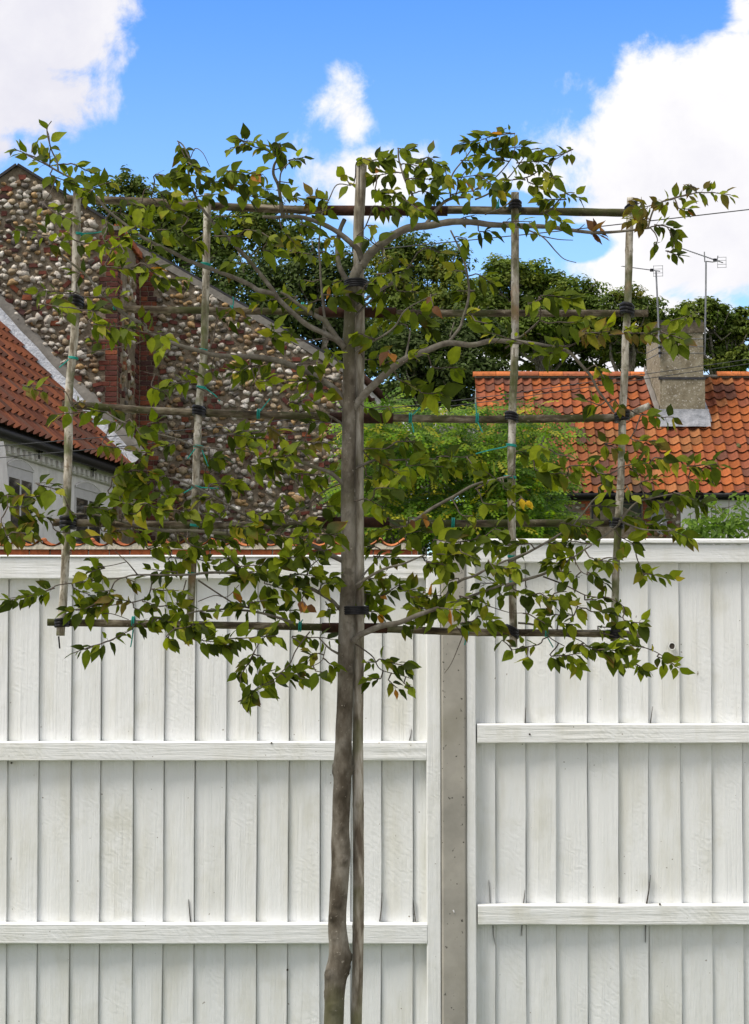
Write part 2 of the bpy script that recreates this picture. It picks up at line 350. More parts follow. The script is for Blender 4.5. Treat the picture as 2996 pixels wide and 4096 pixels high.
# ------------------------------------------------------------------ fence panels and post
YF = 7.2; SF = YF / F      # metres per photo pixel on the fence
def fz(v): return P(CX, v, YF).z
def fx(u, v=3000): return P(u, v, YF).x
def wavy_board(xl, xr, zb, zt, xl2, xr2, y_in, y_out, seed):
    """feather-edged board: thin left edge tucked behind its neighbour, thick right edge proud; edges a little uneven"""
    b = MB(); n = 26; vs = []
    for i in range(n + 1):
        k = i / n; z = zb + (zt - zb) * k
        wv_ = noise.noise(Vector((seed * 3.7, z * 2.2, 0))) * 0.0022 + noise.noise(Vector((seed * 1.7, z * 11, 4))) * 0.0009
        a = xl + (xl2 - xl) * k; c = xr + (xr2 - xr) * k + wv_
        cup = noise.noise(Vector((seed, z * 1.3, 9))) * 0.0012
        gv = a + .018 + .0012 + abs(noise.noise(Vector((seed * 2.3, z * 3.1, 7)))) * .003
        vs += [Vector((a, y_in + .009, z)), Vector((gv, y_in + .009, z)), Vector((gv, y_in - .0012, z)), Vector((a + (c - a) * .5, (y_in + y_out) / 2 - .0015 + cup, z)), Vector((c - .002, y_out, z)), Vector((c, y_out + .002, z)), Vector((c, y_in + .012, z)), Vector((a, y_in + .012, z))]
    fs = []
    for i in range(n):
        for j in range(8):
            fs.append((i * 8 + j, i * 8 + (j + 1) % 8, (i + 1) * 8 + (j + 1) % 8, (i + 1) * 8 + j))
    fs += [tuple(range(7, -1, -1)), tuple(n * 8 + k for k in range(8))]
    b.add(vs, fs); return b
def rail(parent, name, u0, u1, v0, v1, depth, top_tilt=0.0, mat='rail'):
    """bevelled timber lying in front of the boards; v0 top, v1 bottom in photo pixels"""
    x0, x1 = fx(u0), fx(u1); z1, z0 = fz(v0), fz(v1); n = 30; b = MB(); vs = []
    bv = 0.003
    for i in range(n + 1):
        x = x0 + (x1 - x0) * i / n; wz = noise.noise(Vector((x * 3, z0 * 7, 1))) * 0.0012
        yf = YF - depth
        vs += [Vector((x, YF + .004, z0 + wz)), Vector((x, yf + bv, z0 + wz)), Vector((x, yf, z0 + bv + wz)), Vector((x, yf, z1 - bv * 1.6 + wz)), Vector((x, yf + bv * 1.6, z1 + wz)), Vector((x, YF + .004, z1 + wz + top_tilt))]
    fs = []
    for i in range(n):
        for j in range(6):
            fs.append((i * 6 + j, (i + 1) * 6 + j, (i + 1) * 6 + (j + 1) % 6, i * 6 + (j + 1) % 6))
    fs += [tuple(range(6)), tuple(n * 6 + k for k in range(5, -1, -1))]
    b.add(vs, fs)
    return b.build(name, M[mat], parent, origin=((x0 + x1) / 2, YF, (z0 + z1) / 2), fix=True)
def lerp(a, b, k): return a + (b - a) * k
def panel(label, seams, seam_bot, top, rails, stile, cap, extra_left=None):
    x_mid = fx((seams[0] + seams[-1]) / 2)
    root = empty('fence_panel', (x_mid, YF, 0), label, 'fence panel', None)
    zt = fz(top) - 0.01; zb = 0.06
    z_ref_t, z_ref_b = fz(2300), fz(4096)
    for i in range(len(seams) - 1):
        # the seams run very slightly out of plumb, as measured at two heights
        l_t, r_t = P(seams[i], 2300, YF).x, P(seams[i + 1], 2300, YF).x
        l_b, r_b = P(seam_bot[i], 4096, YF).x, P(seam_bot[i + 1], 4096, YF).x
        def at(xt, xb, z): return lerp(xb, xt, (z - z_ref_b) / (z_ref_t - z_ref_b))
        tuck = 0.018
        b = wavy_board(at(l_t, l_b, zb) - tuck, at(r_t, r_b, zb), zb, zt, at(l_t, l_b, zt) - tuck, at(r_t, r_b, zt), YF + 0.012, YF + 0.012 - 0.0112 - rnd.uniform(0, .004), i + seams[0])
        b.build('board', M['board'], root, origin=((l_t + r_t) / 2, YF, 1.0))
    for (nm, u0, u1, v0, v1, dep) in rails: rail(root, nm, u0, u1, v0, v1, dep)
    for (u0, u1, v0) in stile:
        b = MB(); x0, x1 = fx(u0), fx(u1); z1 = fz(v0)
        b.box(((x0 + x1) / 2, YF - 0.012, (z1 + 0.05) / 2), (x1 - x0, 0.05, z1 - 0.05), bev=0.003)
        b.build('stile', M['board'], root, origin=((x0 + x1) / 2, YF, 0.9))
    zb2 = 0.06
    b = MB(); b.box((x_mid, YF + 0.0, 0.055), (abs(fx(seams[-1]) - fx(seams[0])), 0.04, 0.11), bev=0.004)
    b.build('gravel_board', M['concrete'], root)
    return root
LS = [-475, -350, -225, -98, 34, 158, 289, 407, 539, 662, 784, 909, 1031, 1161, 1281, 1405, 1529, 1655, 1722]
LSb = [-492, -366, -240, -112, 22, 145, 274, 393, 526, 647, 772, 897, 1024, 1147, 1278, 1402, 1524, 1650, 1722]
left_panel = panel('white painted feather-edge fence panel behind the tree trunk, slightly lower than its neighbour',
      LS, LSb, 2232, [('rail', -500, 1705, 2964, 3041, 0.036), ('rail', -500, 1706, 3688, 3770, 0.038), ('top_rail', -500, 1704, 2232, 2316, 0.034), ('cap', -500, 1704, 2222, 2231, 0.040)],
      [(1705, 1762, 2225)], None)
RS = [1897, 1982, 2101, 2220, 2348, 2471, 2592, 2716, 2842, 2965, 3090, 3215, 3338, 3462, 3587, 3710, 3834, 3958, 4080]
RSb = [1897, 1983, 2106, 2228, 2353, 2478, 2597, 2730, 2853, 2977, 3102, 3228, 3352, 3476, 3601, 3724, 3848, 3972, 4094]
right_panel = panel('white painted feather-edge fence panel with a knothole, standing right beside the concrete post',
      RS, RSb, 2178, [('rail', 1907, 4110, 2893, 2971, 0.036), ('rail', 1907, 4110, 3614, 3695, 0.038), ('top_rail', 1903, 4110, 2179, 2252, 0.034), ('cap', 1903, 4110, 2157, 2176, 0.044)],
      [(1864, 1902, 2180)], None)
# splits in the boards beside the rails, and the knothole
def split(root, pts, wpx):
    b = MB(); vs = []; n = len(pts)
    for k, (u, v) in enumerate(pts):
        p = P(u, v, YF - 0.0055); wd = wpx * .6 * SF * (0.1 + 0.9 * k / (n - 1)) / 2
        vs += [p + Vector((-wd, 0, 0)), p + Vector((wd, 0, 0)), p + Vector((wd, 0.006, 0)), p + Vector((-wd, 0.006, 0))]
    fs = [(k * 4 + j, k * 4 + (j + 1) % 4, k * 4 + 4 + (j + 1) % 4, k * 4 + 4 + j) for k in range(n - 1) for j in range(4)] + [(0, 3, 2, 1), tuple((n - 1) * 4 + j for j in range(4))]
    b.add(vs, fs); b.build('split', M['dark_wood'], root, fix=True)
for root, pts, wp in ((left_panel, [(1654, 3600), (1657, 3640), (1662, 3686)], 7), (left_panel, [(753, 3598), (757, 3640), (762, 3688)], 7),
                      (left_panel, [(1645, 2915), (1643, 2940), (1638, 2962)], 6), (left_panel, [(1530, 3570), (1524, 3640), (1519, 3686)], 8),
                      (right_panel, [(2603, 3500), (2596, 3560), (2587, 3614)], 9), (right_panel, [(2100, 3560), (2097, 3590), (2094, 3612)], 5),
                      (right_panel, [(2479, 3590), (2478, 3600), (2476, 3613)], 5), (right_panel, [(2582, 3770), (2582, 3730), (2583, 3696)], 5),
                      (right_panel, [(1982, 3780), (1973, 3740), (1972, 3697)], 5), (right_panel, [(2085, 3745), (2087, 3720), (2089, 3697)], 5),
                      (right_panel, [(2612, 2825), (2606, 2860), (2602, 2893)], 6), (right_panel, [(2104, 2830), (2102, 2860), (2100, 2892)], 6),
                      (right_panel, [(1955, 3520), (1959, 3570), (1961, 3612)], 3)):
    split(root, pts, wp)
kp = P(2688, 2585, YF - 0.009)
b = MB(); b.tube([kp + Vector((0, .0, 0)), kp + Vector((0, .006, 0))], [0.010, 0.009], 14); b.build('knothole', M['dark_wood'], right_panel)
b = MB()
for k in range(16):
    a0, a1 = 2 * math.pi * k / 16, 2 * math.pi * (k + 1) / 16
    for a in (a0,): b.tube([kp + Vector((math.cos(a0) * .0105, -.001, math.sin(a0) * .0115)), kp + Vector((math.cos(a1) * .0105, -.001, math.sin(a1) * .0115))], .0014, 5, caps=False)
b.build('knot_rim', M['board'], right_panel)
kq = P(2791, 2693, YF - 0.006); b = MB(); b.tube([kq + Vector((0, 0, .007)), kq + Vector((0, -.001, 0)), kq + Vector((0, 0, -.007))], [.0012, .003, .001], 6); b.build('knot', M['concrete'], right_panel)
for (u, v, rt) in ((2119, 2937, right_panel), (1086, 2972, left_panel), (1150, 3880, left_panel), (45, 3052, left_panel), (2640, 3617, right_panel)):
    q = P(u, v, YF - 0.038 if v not in (3880, 3052) else YF - .004); b = MB(); b.tube([q, q + Vector((0, .006, 0))], .0032, 8); b.build('nail', M['dark_wood'], rt)
# concrete post (H section, sloped top)
pr = empty('concrete_fence_post', (fx(1813), YF, 0), 'grey pitted concrete fence post between the two white panels', 'fence post')
x0, x1 = fx(1764), fx(1863); zt = fz(2125)
prof = []
vs = []; fs = []
sec = [(x0, 0.05), (x0, -0.038), (x0 + .006, -0.044), (x1 - .006, -0.044), (x1, -0.038), (x1, 0.05)]
lv = [0.0, zt - 0.05, zt - 0.022, zt]
for i, z in enumerate(lv):
    ins = [0, 0, .006, .022][i]
    for (x, y) in sec:
        cx_ = (x0 + x1) / 2; vs.append(Vector((x + (ins if x < cx_ else -ins), YF + y + (ins * .8 if y < 0 else 0), z)))
for i in range(3):
    for j in range(6): fs.append((i * 6 + j, i * 6 + (j + 1) % 6, i * 6 + 6 + (j + 1) % 6, i * 6 + 6 + j))
fs += [tuple(range(5, -1, -1)), tuple(18 + k for k in range(6))]
b = MB(); b.add(vs, fs); b.build('post', M['concrete'], pr, fix=True)
for xx, nm in ((x0 - .004, 'lip'), (x1 + .005, 'lip')):
    b = MB(); b.box((xx, YF + .012, (zt - .03) / 2), (.016, .05, zt - .03)); b.build(nm, M['concrete'], pr)
q = P(1813, 3640, YF - .0445); b = MB(); b.tube([q, q + Vector((.003, -.001, -.008))], [.0025, .002], 6); b.build('paint_drip', M['white_gloss'], pr)

# ------------------------------------------------------------------ stones and bricks
FL_COL = [((.64, .60, .54), 1.2), ((.48, .44, .38), 3.0), ((.38, .35, .30), 3), ((.34, .27, .18), 2.2), ((.20, .135, .08), 2.0), ((.13, .115, .10), 1.5), ((.38, .25, .12), 1.2)]
def pick(cols):
    s = sum(w_ for _, w_ in cols); r = rnd.uniform(0, s)
    for c, w_ in cols:
        r -= w_
        if r <= 0: break
    k = rnd.uniform(.82, 1.18); return tuple(x * k for x in c)
ICO = None
def ico():
    global ICO
    if ICO is None:
        import bmesh
        bm = bmesh.new(); bmesh.ops.create_icosphere(bm, subdivisions=2, radius=1); bm.verts.ensure_lookup_table()
        ICO = ([v.co.copy() for v in bm.verts], [tuple(v.index for v in f.verts) for f in bm.faces]); bm.free()
    return ICO
def stone(b, c, ax, ay, az_, su, sv_, sn, col, seed):
    vs, fs = ico(); out = []; cols = []
    a = rnd.uniform(-.5, .5); ca, sa = math.cos(a), math.sin(a)
    for v in vs:
        d = 1 + noise.noise(v * 1.3 + Vector((seed * 3.1, seed, 0))) * .55 + noise.noise(v * 3.1 + Vector((seed, 5, seed))) * .26
        x, y, z = v.x * d * su, v.y * d * sv_, v.z * d * sn
        x, y = x * ca - y * sa, x * sa + y * ca
        out.append(c + ax * x + ay * y + az_ * z)
        k = 1 + noise.noise(v * 2.2 + Vector((seed, seed * 2, 3))) * .55
        cols.append(tuple(max(.02, q * k) for q in col))
    b.add(out, fs, cols)
BR_COL = [((.135, .046, .033), 4), ((.10, .039, .032), 4), ((.21, .070, .037), 1.2), ((.07, .036, .033), 2)]
def frag(b, c, ax, ay, an, su, sv_, sn, col):
    """broken brick bedded among the flints"""
    a = rnd.choice((0, 0, rnd.uniform(-.9, .9))); ca, sa = math.cos(a), math.sin(a)
    X = ax * ca + ay * sa; Y_ = ay * ca - ax * sa
    vs = []
    for sz in (-1, 1):
        for (p, q) in ((-1, -1), (1, -1), (1, 1), (-1, 1)):
            vs.append(c + X * (p * su * rnd.uniform(.75, 1.05)) + Y_ * (q * sv_ * rnd.uniform(.75, 1.05)) + an * (sz * sn * rnd.uniform(.8, 1.1)))
    b.add(vs, [(3, 2, 1, 0), (4, 5, 6, 7), (0, 1, 5, 4), (1, 2, 6, 5), (2, 3, 7, 6), (3, 0, 4, 7)], col)
def inside(poly, x, y):
    r = False; n = len(poly); j = n - 1
    for i in range(n):
        xi, yi = poly[i]; xj, yj = poly[j]
        if (yi > y) != (yj > y) and x < (xj - xi) * (y - yi) / (yj - yi) + xi: r = not r
        j = i
    return r
def scatter(poly, sx_, sy_, jit=.32):
    xs = [p[0] for p in poly]; ys = [p[1] for p in poly]; out = []; row = 0; y = min(ys)
    while y < max(ys):
        x = min(xs) + (row % 2) * sx_ / 2
        while x < max(xs):
            px_, py_ = x + rnd.uniform(-jit, jit) * sx_, y + rnd.uniform(-jit, jit) * sy_
            if inside(poly, px_, py_): out.append((px_, py_))
            x += sx_ * rnd.uniform(.85, 1.15)
        y += sy_; row += 1
    return out

# ------------------------------------------------------------------ flint barn
YA, YB = 30.7, 32.4
barn = empty('flint_barn', (P(600, 1800, YB).x, YB, 0), 'old flint and brick barn gable with red brick corner quoins', 'barn')
zg = -0.2
def wall_poly(pts, Y, thick, name):
    pp = [P(u, v, Y) for u, v in pts]
    b = MB(); b.prism(pp, Vector((0, thick, 0))); return b.build(name, M['mortar'], barn, fix=True)
bot = HOR + HCAM / YA * F
frontT = [(-420, 1010), (70, 664), (421, 880), (470, 912)]
wall_poly([(-420, bot)] + frontT + [(470, bot)], YA, 0.5, 'wall')
backT = [(480, 955), (640, 1042), (1000, 1248), (1400, 1486)]
wall_poly([(500, bot - 120)] + backT + [(1400, bot - 120)], YB, 0.5, 'wall')
# return wall between the two
pa, pb = P(470, 1000, YA), P(558, 1000, YB)
rdir = Vector((pb.x - pa.x, YB - YA, 0)); rlen = rdir.length; rdir.normalize(); rn = Vector((rdir.y, -rdir.x, 0))
za, zb_ = P(470, 915, YA).z, P(558, 1035, YB).z
b = MB()
b.prism([Vector((pa.x, pa.y, zg)), Vector((pb.x, pb.y, zg)), Vector((pb.x, pb.y, zb_)), Vector((pa.x, pa.y, za))], -rn * .3)
b.build('return_wall', M['mortar'], barn, fix=True)
stones = []    # (screen size, kind, args)
AX, AZ, AN = Vector((1, 0, 0)), Vector((0, 0, 1)), Vector((0, -1, 0))
s_a = YA / F
polyA = [(-60, 1300), (-60, 760), (70, 690), (400, 890), (400, 1700), (330, 1640), (0, 1310)]
polyB = [(636, 2180), (636, 1062), (1000, 1270), (1390, 1500), (1395, 2180)]
for poly, Y in ((polyA, YA), (polyB, YB)):
    for (u, v) in scatter(poly, 31, 23.5, .36):
        p = P(u, v, Y); big = rnd.random() < .06
        k = 1.45 if big else rnd.uniform(.72, 1.12)
        if rnd.random() < .15: stones.append((k, 'frag', p, AX, AZ, AN, rnd.uniform(.045, .075), rnd.uniform(.026, .04), .035))
        else: stones.append((k, 'stone', p, AX, AZ, AN, rnd.uniform(.043, .068) * k, rnd.uniform(.033, .050) * k, .048 * k))
for k in range(120):
    d_ = rnd.uniform(.42, rlen - .42); z = rnd.uniform(P(500, 2100, YA).z, za - .5)
    p = pa + rdir * d_; p.z = z
    stones.append((.2, 'stone' if rnd.random() < .8 else 'frag', p, rdir, AZ, rn, rnd.uniform(.05, .075), rnd.uniform(.04, .06), .04))
stones.sort(key=lambda s: -s[0])
rest = MB(); rest_f = MB(); n_ind = 0
for i, s in enumerate(stones):
    k, kind, p, ax, ay, an, su, sv2, sn = s
    col = pick(FL_COL) if kind == 'stone' else pick(BR_COL)
    tgt = MB() if i < 300 else (rest if kind == 'stone' else rest_f)
    pc = p - an * (sn * .35)
    if kind == 'stone': stone(tgt, p + an * (sn * .12), ax, ay, an, su, sv2, sn, col, i * .77)
    else: frag(tgt, pc, ax, ay, an, su, sv2, sn * 1.3, col)
    if i < 300: tgt.build('flint' if kind == 'stone' else 'brick_fragment', M['flint'] if kind == 'stone' else M['brick'], barn, smooth=(kind == 'stone'), origin=p, fix=(kind != 'stone'))
rest.build('flintwork', M['flint'], barn, smooth=True, kind='stuff')
rest_f.build('brick_fragments', M['brick'], barn, kind='stuff', fix=True)
# brick quoins
def brick(parent, c, ax, an, L, Hh=.064, T=.10, col=None, proud=.012, extra=None):
    b = MB(); rot = Matrix((ax, -an, AZ)).transposed()
    cc = Vector(c) + an * (proud - T / 2) if False else Vector(c) - an * (T / 2 - proud)
    b.box(cc, (L - .010, T, Hh), rot, col or pick(BR_COL), bev=.005, jit=.0018)
    return b.build('brick', M['brick'], parent, origin=c)
zt = P(470, 918, YA).z; z = P(470, 2190, YA).z; row = 0
xa = P(470, 1500, YA).x; xb0 = P(560, 1500, YB).x
while z < zt:
    tooth = (row // 2) % 2
    W = .275 if tooth else .18
    if row % 2:
        spl = [.105, W - .105] if tooth else [W]
    else:
        spl = [W - .105, .105] if tooth else [W]
    x = xa
    for L in spl:
        brick(barn, (x - L / 2, YA, z), AX, AN, L); x -= L
    L = .215 if row % 2 else .105
    W3 = .33 if tooth else .22
    for (s0, L) in (((0, L), (L, W3 - L))):
        if L > .04: brick(barn, pa.xy.to_3d() * 1 + rdir * (s0 + L / 2 + .0) + Vector((0, 0, z)), rdir, rn, L)
    for (s0, L) in (((rlen - W3, W3 - .105), (rlen - .105, .105)) if row % 2 else ((rlen - .30, .30),)):
        brick(barn, pa.xy.to_3d() + rdir * (s0 + L / 2) + Vector((0, 0, z)), rdir, rn, L)
    if z < P(560, 1085, YB).z:
        W2 = (.29, .29, .25, .25, .275, .275)[row % 6] if tooth else (.2, .21)[row % 2]
        spl = [.105, W2 - .105] if row % 2 else [W2 - .08, .08]
        x = xb0
        for L in spl: brick(barn, (x + L / 2, YB, z), AX, AN, L); x += L
    z += .075; row += 1
# verge coping, slates and the roof running back
def along(pts, Y, wid, hgt, mat, name, up=0.0, fwd=0.0, depth=.5):
    for i in range(len(pts) - 1):
        p0, p1 = P(*pts[i], Y), P(*pts[i + 1], Y); d = (p1 - p0); L = d.length; d.normalize(); nrm = Vector((-d.z, 0, d.x))
        if nrm.z < 0: nrm = -nrm
        b = MB(); b.prism([p0 + nrm * up, p1 + nrm * up, p1 + nrm * (up + hgt), p0 + nrm * (up + hgt)], Vector((0, depth, 0)))
        for v_ in range(len(b.v)): b.v[v_] = (b.v[v_][0], b.v[v_][1] - fwd, b.v[v_][2])
        b.build(name, mat, barn, fix=True)
along(frontT[:3], YA, 0, .035, M['slate'], 'slate_verge', .0, .06, 6.5)
along(backT, YB, 0, .10, M['cement'], 'coping', -.07, .03, .4)
along(backT, YB, 0, .03, M['slate'], 'slate_verge', .035, .02, 6.5)
rb = P(640, 1030, YB)
b = MB(); b.prism([P(415, 905, YA) + Vector((0, -.03, 0)), P(492, 905, YA) + Vector((0, -.03, 0)), P(492, 922, YA) + Vector((0, -.03, 0)), P(415, 922, YA) + Vector((0, -.03, 0))], Vector((0, .4, 0)))
b.build('cap_stone', M['cement'], barn, fix=True)
for k in range(7):   # brick-on-edge verge above the return
    q = pa + rdir * (rlen * (k + .5) / 7); q.z = lerp(za, zb_, (k + .5) / 7) + .03
    b = MB(); b.box(q, (.1, rlen / 7 - .01, .1), Matrix((rn, rdir, AZ)).transposed(), pick([((.33, .10, .045), 1)]), bev=.006, jit=.003); b.build('verge_brick', M['brick'], barn)

# ------------------------------------------------------------------ white cottage on the left
Fc = P(496, 1881, YA - .05)
dv = Vector((-0.139, -1, 0)).normalized(); nv = Vector((-dv.y, dv.x, 0))          # nv faces +x
cot = empty('white_cottage', (Fc.x - 1.5, Fc.y - 2.5, 0), 'whitewashed brick cottage with brown pantile roof built against the flint barn', 'house')
ze = Fc.z
wp0 = Fc - nv * .16
def cw(u, v): return hit(u, v, wp0, nv)
b = MB(); q0 = wp0.copy(); q1 = wp0 + dv * 6.6
b.prism([Vector((q0.x, q0.y, 0)), Vector((q1.x, q1.y, 0)), Vector((q1.x, q1.y, ze - .02)), Vector((q0.x, q0.y, ze - .02))], -nv * .3)
wob = b.build('wall', M['whitewash'], cot, fix=True)
def wl_box(tc, z, L, Hh, T, off=0.0, bev=0.0, col=(1, 1, 1), b=None):
    """box on the cottage wall: tc metres along it from the far corner, z centre"""
    b = b or MB(); c = wp0 + dv * tc + nv * (T / 2 + off); c.z = z
    b.box(c, (L, T, Hh), Matrix((dv, nv, AZ)).transposed(), col, bev); return b
def wl_t(u, v): return (cw(u, v) - wp0).dot(dv)
zs = cw(250, 1875).z
wl_box(3.2, zs, 6.6, .07, .05, bev=.01).build('string_course', M['whitewash'], cot)
wl_box(3.2, ze - .07, 6.6, .13, .07, bev=.01).build('string_course', M['whitewash'], cot)
t_ = .15
while t_ < 6.2:
    wl_box(t_, ze - .175, .10, .075, .085, bev=.006).build('dentil', M['whitewash'], cot); t_ += .235
for (ua, ub, vt, zz) in ((27, 130, 1872, 0), (298, 403, 1960, 0)):
    t0_, t1_ = wl_t(ua, vt), wl_t(ub, vt + 10); tm, L = (t0_ + t1_) / 2, abs(t0_ - t1_); ztop = cw((ua + ub) / 2, vt).z; Hw = 1.12
    f = wl_box(tm, ztop - Hw / 2, L, Hw, .03, -.022); f = f.build('window', M['frame_grey'], cot)
    arch = MB(); n = 8          # segmental arch head
    pts = [wp0 + dv * (t0_ + (t1_ - t0_) * k / n) + Vector((0, 0, ztop - wp0.z + .09 * (1 - ((k - n / 2) / (n / 2)) ** 2))) for k in range(n + 1)]
    base_ = [Vector((p.x, p.y, ztop - .01)) for p in pts]
    arch.prism(pts + base_[::-1], nv * .02); arch.build('arch_head', M['frame_grey'], f, fix=True)
    ring = MB(); ring.tube([p + nv * .012 + Vector((0, 0, .012)) for p in pts], .012, 6); ring.build('drip_edge', M['whitewash'], f)
    for sgn in (-1, 1):
        pw = L / 2 - .085
        g = wl_box(tm + sgn * (L / 4 - .012), ztop - .14 - (Hw - .2) / 2, pw, Hw - .2, .006, .003); g.build('pane', M['glass'], f)
        for e in (-1, 1):
            wl_box(tm + sgn * (L / 4 - .012) + e * (pw / 2 + .016), ztop - .14 - (Hw - .2) / 2, .03, Hw - .14, .009, .004, .002).build('casement_stile', M['frame_grey'], f)
        for zz2 in (ztop - .128, ztop - Hw + .052):
            wl_box(tm + sgn * (L / 4 - .012), zz2, pw - .002, .03, .008, .004, .002).build('casement_rail', M['frame_grey'], f)
# sloping buttress at its near end
bp = [hit(u, v, wp0 + nv * .36, nv) for u, v in ((-60, 1765), (14, 1765), (22, 1800), (40, 2010), (46, 2200), (-60, 2200))]
b = MB(); b.prism(bp, nv * -.34); b.build('buttress', M['whitewash'], cot, fix=True)
# gutter, brackets
b = MB(); gp = [Fc + nv * .02 + Vector((0, 0, -.045)) + dv * k * .66 for k in range(-0, 11)]
b.tube(gp, .062, 10); b.build('gutter', M['black_metal'], cot, smooth=True)
b = MB(); b.prism([Fc + nv * .0 + Vector((0, 0, .01)), Fc + nv * .0 + Vector((0, 0, -.10)), Fc - nv * .16 + Vector((0, 0, -.06)), Fc - nv * .16 + Vector((0, 0, .03))], dv * 6.6)
b.build('fascia', M['black_metal'], cot, fix=True)
for (u, v) in ((125, 1808), (238, 1845), (344, 1880)):
    c = cw(u, v) + nv * .1; b = MB()
    b.tube([c + Vector((0, 0, .09)), c + Vector((0, 0, -.09))], .009, 6); b.tube([c - dv * .11, c + dv * .11], .009, 6); b.tube([c - nv * .11 + Vector((0, 0, .01)), c + nv * .05], .009, 6)
    b.build('gutter_bracket', M['black_metal'], cot)
# pantiles
PROF = [(0.0, .034), (.07, .022), (.2, .007), (.36, 0.0), (.52, .005), (.66, .02), (.78, .040), (.87, .048), (.95, .043), (1.0, .030)]
def pantile(b, o, across, down, nrm, wid, ln, col, tilt=.036):
    """one S-profile clay tile; o top-left corner, across / down unit vectors; the lower end shows its thickness"""
    n = len(PROF); vs = []; th = .020; kk = wid / .26 * 1.5
    sk = rnd.uniform(-.004, .004); lift = rnd.uniform(0, .008)
    for (a, e) in ((0, 0), (.5, .5), (1, 1)):
        for (u, z) in PROF:
            vs.append(o + across * (u * (wid + .012) + sk * a) + down * (ln * a) + nrm * (z * kk + e * (tilt + lift)))
    for (u, z) in PROF:
        vs.append(o + across * (u * (wid + .012) + sk) + down * (ln - .04) + nrm * (z * kk + tilt + lift - th))
    for (u, z) in PROF:
        vs.append(o + across * (u * (wid + .012)) + down * (ln * .35) + nrm * (z * kk - th))
    fs = []
    for r_ in range(4):
        for j in range(n - 1): fs.append((r_ * n + j, r_ * n + n + j, r_ * n + n + j + 1, r_ * n + j + 1))
    b.add(vs, fs, col)
OLD_T = [((.19, .068, .036), 4), ((.135, .052, .034), 3), ((.24, .082, .04), 1.6), ((.11, .055, .04), 2.4)]
e2 = Vector((-1, 0, 1.085)).normalized()
across = dv * -1          # towards the barn (right in the picture)
nrm = across.cross(-e2); nrm = nrm if nrm.z > 0 else -nrm
wid, gau = .255, .29
o0 = Fc + nv * .06 + Vector((0, 0, .02))
b = MB(); b.prism([o0 - e2 * .02 - nrm * .03, o0 - e2 * .02 + dv * 6.7 - nrm * .03, o0 + e2 * 3.3 + dv * 6.7 - nrm * .03, o0 + e2 * 3.3 - nrm * .03], -nrm * .05)
b.build('roof_deck', M['dark_wood'], cot, fix=True)
for r_ in range(10):
    for cidx in range(25):
        t0_ = (cidx + 1) * wid
        o = o0 + dv * t0_ + e2 * ((r_ + 1) * gau + .03) + nrm * (noise.noise(Vector((cidx * .3, r_ * .4, 0))) * .012)
        b = MB(); c = pick(OLD_T)
        pantile(b, o, across, -e2, nrm, wid, gau + .06, c)
        b.build('pantile', M['tile'], cot, origin=o)
# lead flashing and cement fillet against the barn
b = MB(); vs = []; n = 40
for k in range(n + 1):
    s = k / n * 3.2; wz = noise.noise(Vector((s * 3, 1, 2))) * .02
    base_ = o0 + e2 * s; base_.y = YA
    vs += [base_ + nrm * (.02) + dv * (.17 + wz), base_ + nrm * (.06 + wz * .5) + dv * .10, base_ + nrm * .07 + Vector((0, -.075, 0)), base_ + nrm * (.21 + wz * .6) + Vector((0, -.06, 0))]
fs = [(k * 4 + j, k * 4 + 4 + j, k * 4 + 5 + j, k * 4 + 1 + j) for k in range(n) for j in range(3)]
b.add(vs, fs); b.build('lead_flashing', M['lead'], cot, smooth=True)
b = MB(); vs = []
for k in range(n + 1):
    s = k / n * 3.2; base_ = o0 + e2 * s; base_.y = YA
    wz = noise.noise(Vector((s * 2.3, 7, 2))) * .05
    vs += [base_ + nrm * .17 + Vector((0, -.055, 0)), base_ + nrm * (.29 + wz) + Vector((0, -.03, 0)), base_ + nrm * (.35 + wz) + Vector((0, .02, 0))]
b.add(vs, [(k * 3 + j, k * 3 + 3 + j, k * 3 + 4 + j, k * 3 + 1 + j) for k in range(n) for j in range(2)]); b.build('cement_fillet', M['cement'], cot, smooth=True)

# ------------------------------------------------------------------ brick garden wall with pantile coping
YW = 23.5
gw = empty('garden_wall', (P(800, 2200, YW).x, YW, 0), 'red brick garden wall capped with pantiles and cream mortar behind the fence', 'wall')
x0, x1 = P(-120, 2200, YW).x, P(1672, 2200, YW).x; ztop = P(800, 2197, YW).z
b = MB(); b.box(((x0 + x1) / 2, YW + .12, (ztop - .02) / 2), (x1 - x0, .2, ztop - .02)); b.build('core', M['lime'], gw)
x = x0; k = 0
while x < x1 - .02:
    L = .225 if k % 5 else .19
    L = min(L, x1 - x)
    for rr in range(2):
        bb = MB(); bb.box((x + L / 2 + (.0 if rr == 0 else .0), YW + .045, ztop - .034 - rr * .076), (L - .012, .09, .064), None, pick([((.30, .085, .035), 3), ((.22, .06, .03), 3), ((.12, .05, .035), 1)]), bev=.005, jit=.002)
        bb.build('brick', M['brick'], gw)
    x += L; k += 1
pw = .262; x = x0; AXv = Vector((1, 0, 0)); zc = ztop
n_t = int((x1 - x0) / pw)
b = MB(); vs = []; nn = n_t * 12
for k in range(nn + 1):
    xx = x0 + (x1 - x0) * k / nn; ph = ((xx - x0) / pw) % 1.0
    zz = 0.0
    for j in range(len(PROF) - 1):
        if PROF[j][0] <= ph <= PROF[j + 1][0]: zz = lerp(PROF[j][1], PROF[j + 1][1], (ph - PROF[j][0]) / (PROF[j + 1][0] - PROF[j][0]))
    top = zc + .028 + zz * .85
    vs += [(xx, YW - .012 + rnd.uniform(-.004, .004), zc - .001), (xx, YW - .008 + rnd.uniform(-.004, .004), top), (xx, YW + .22, top + .02), (xx, YW + .22, zc - .001)]
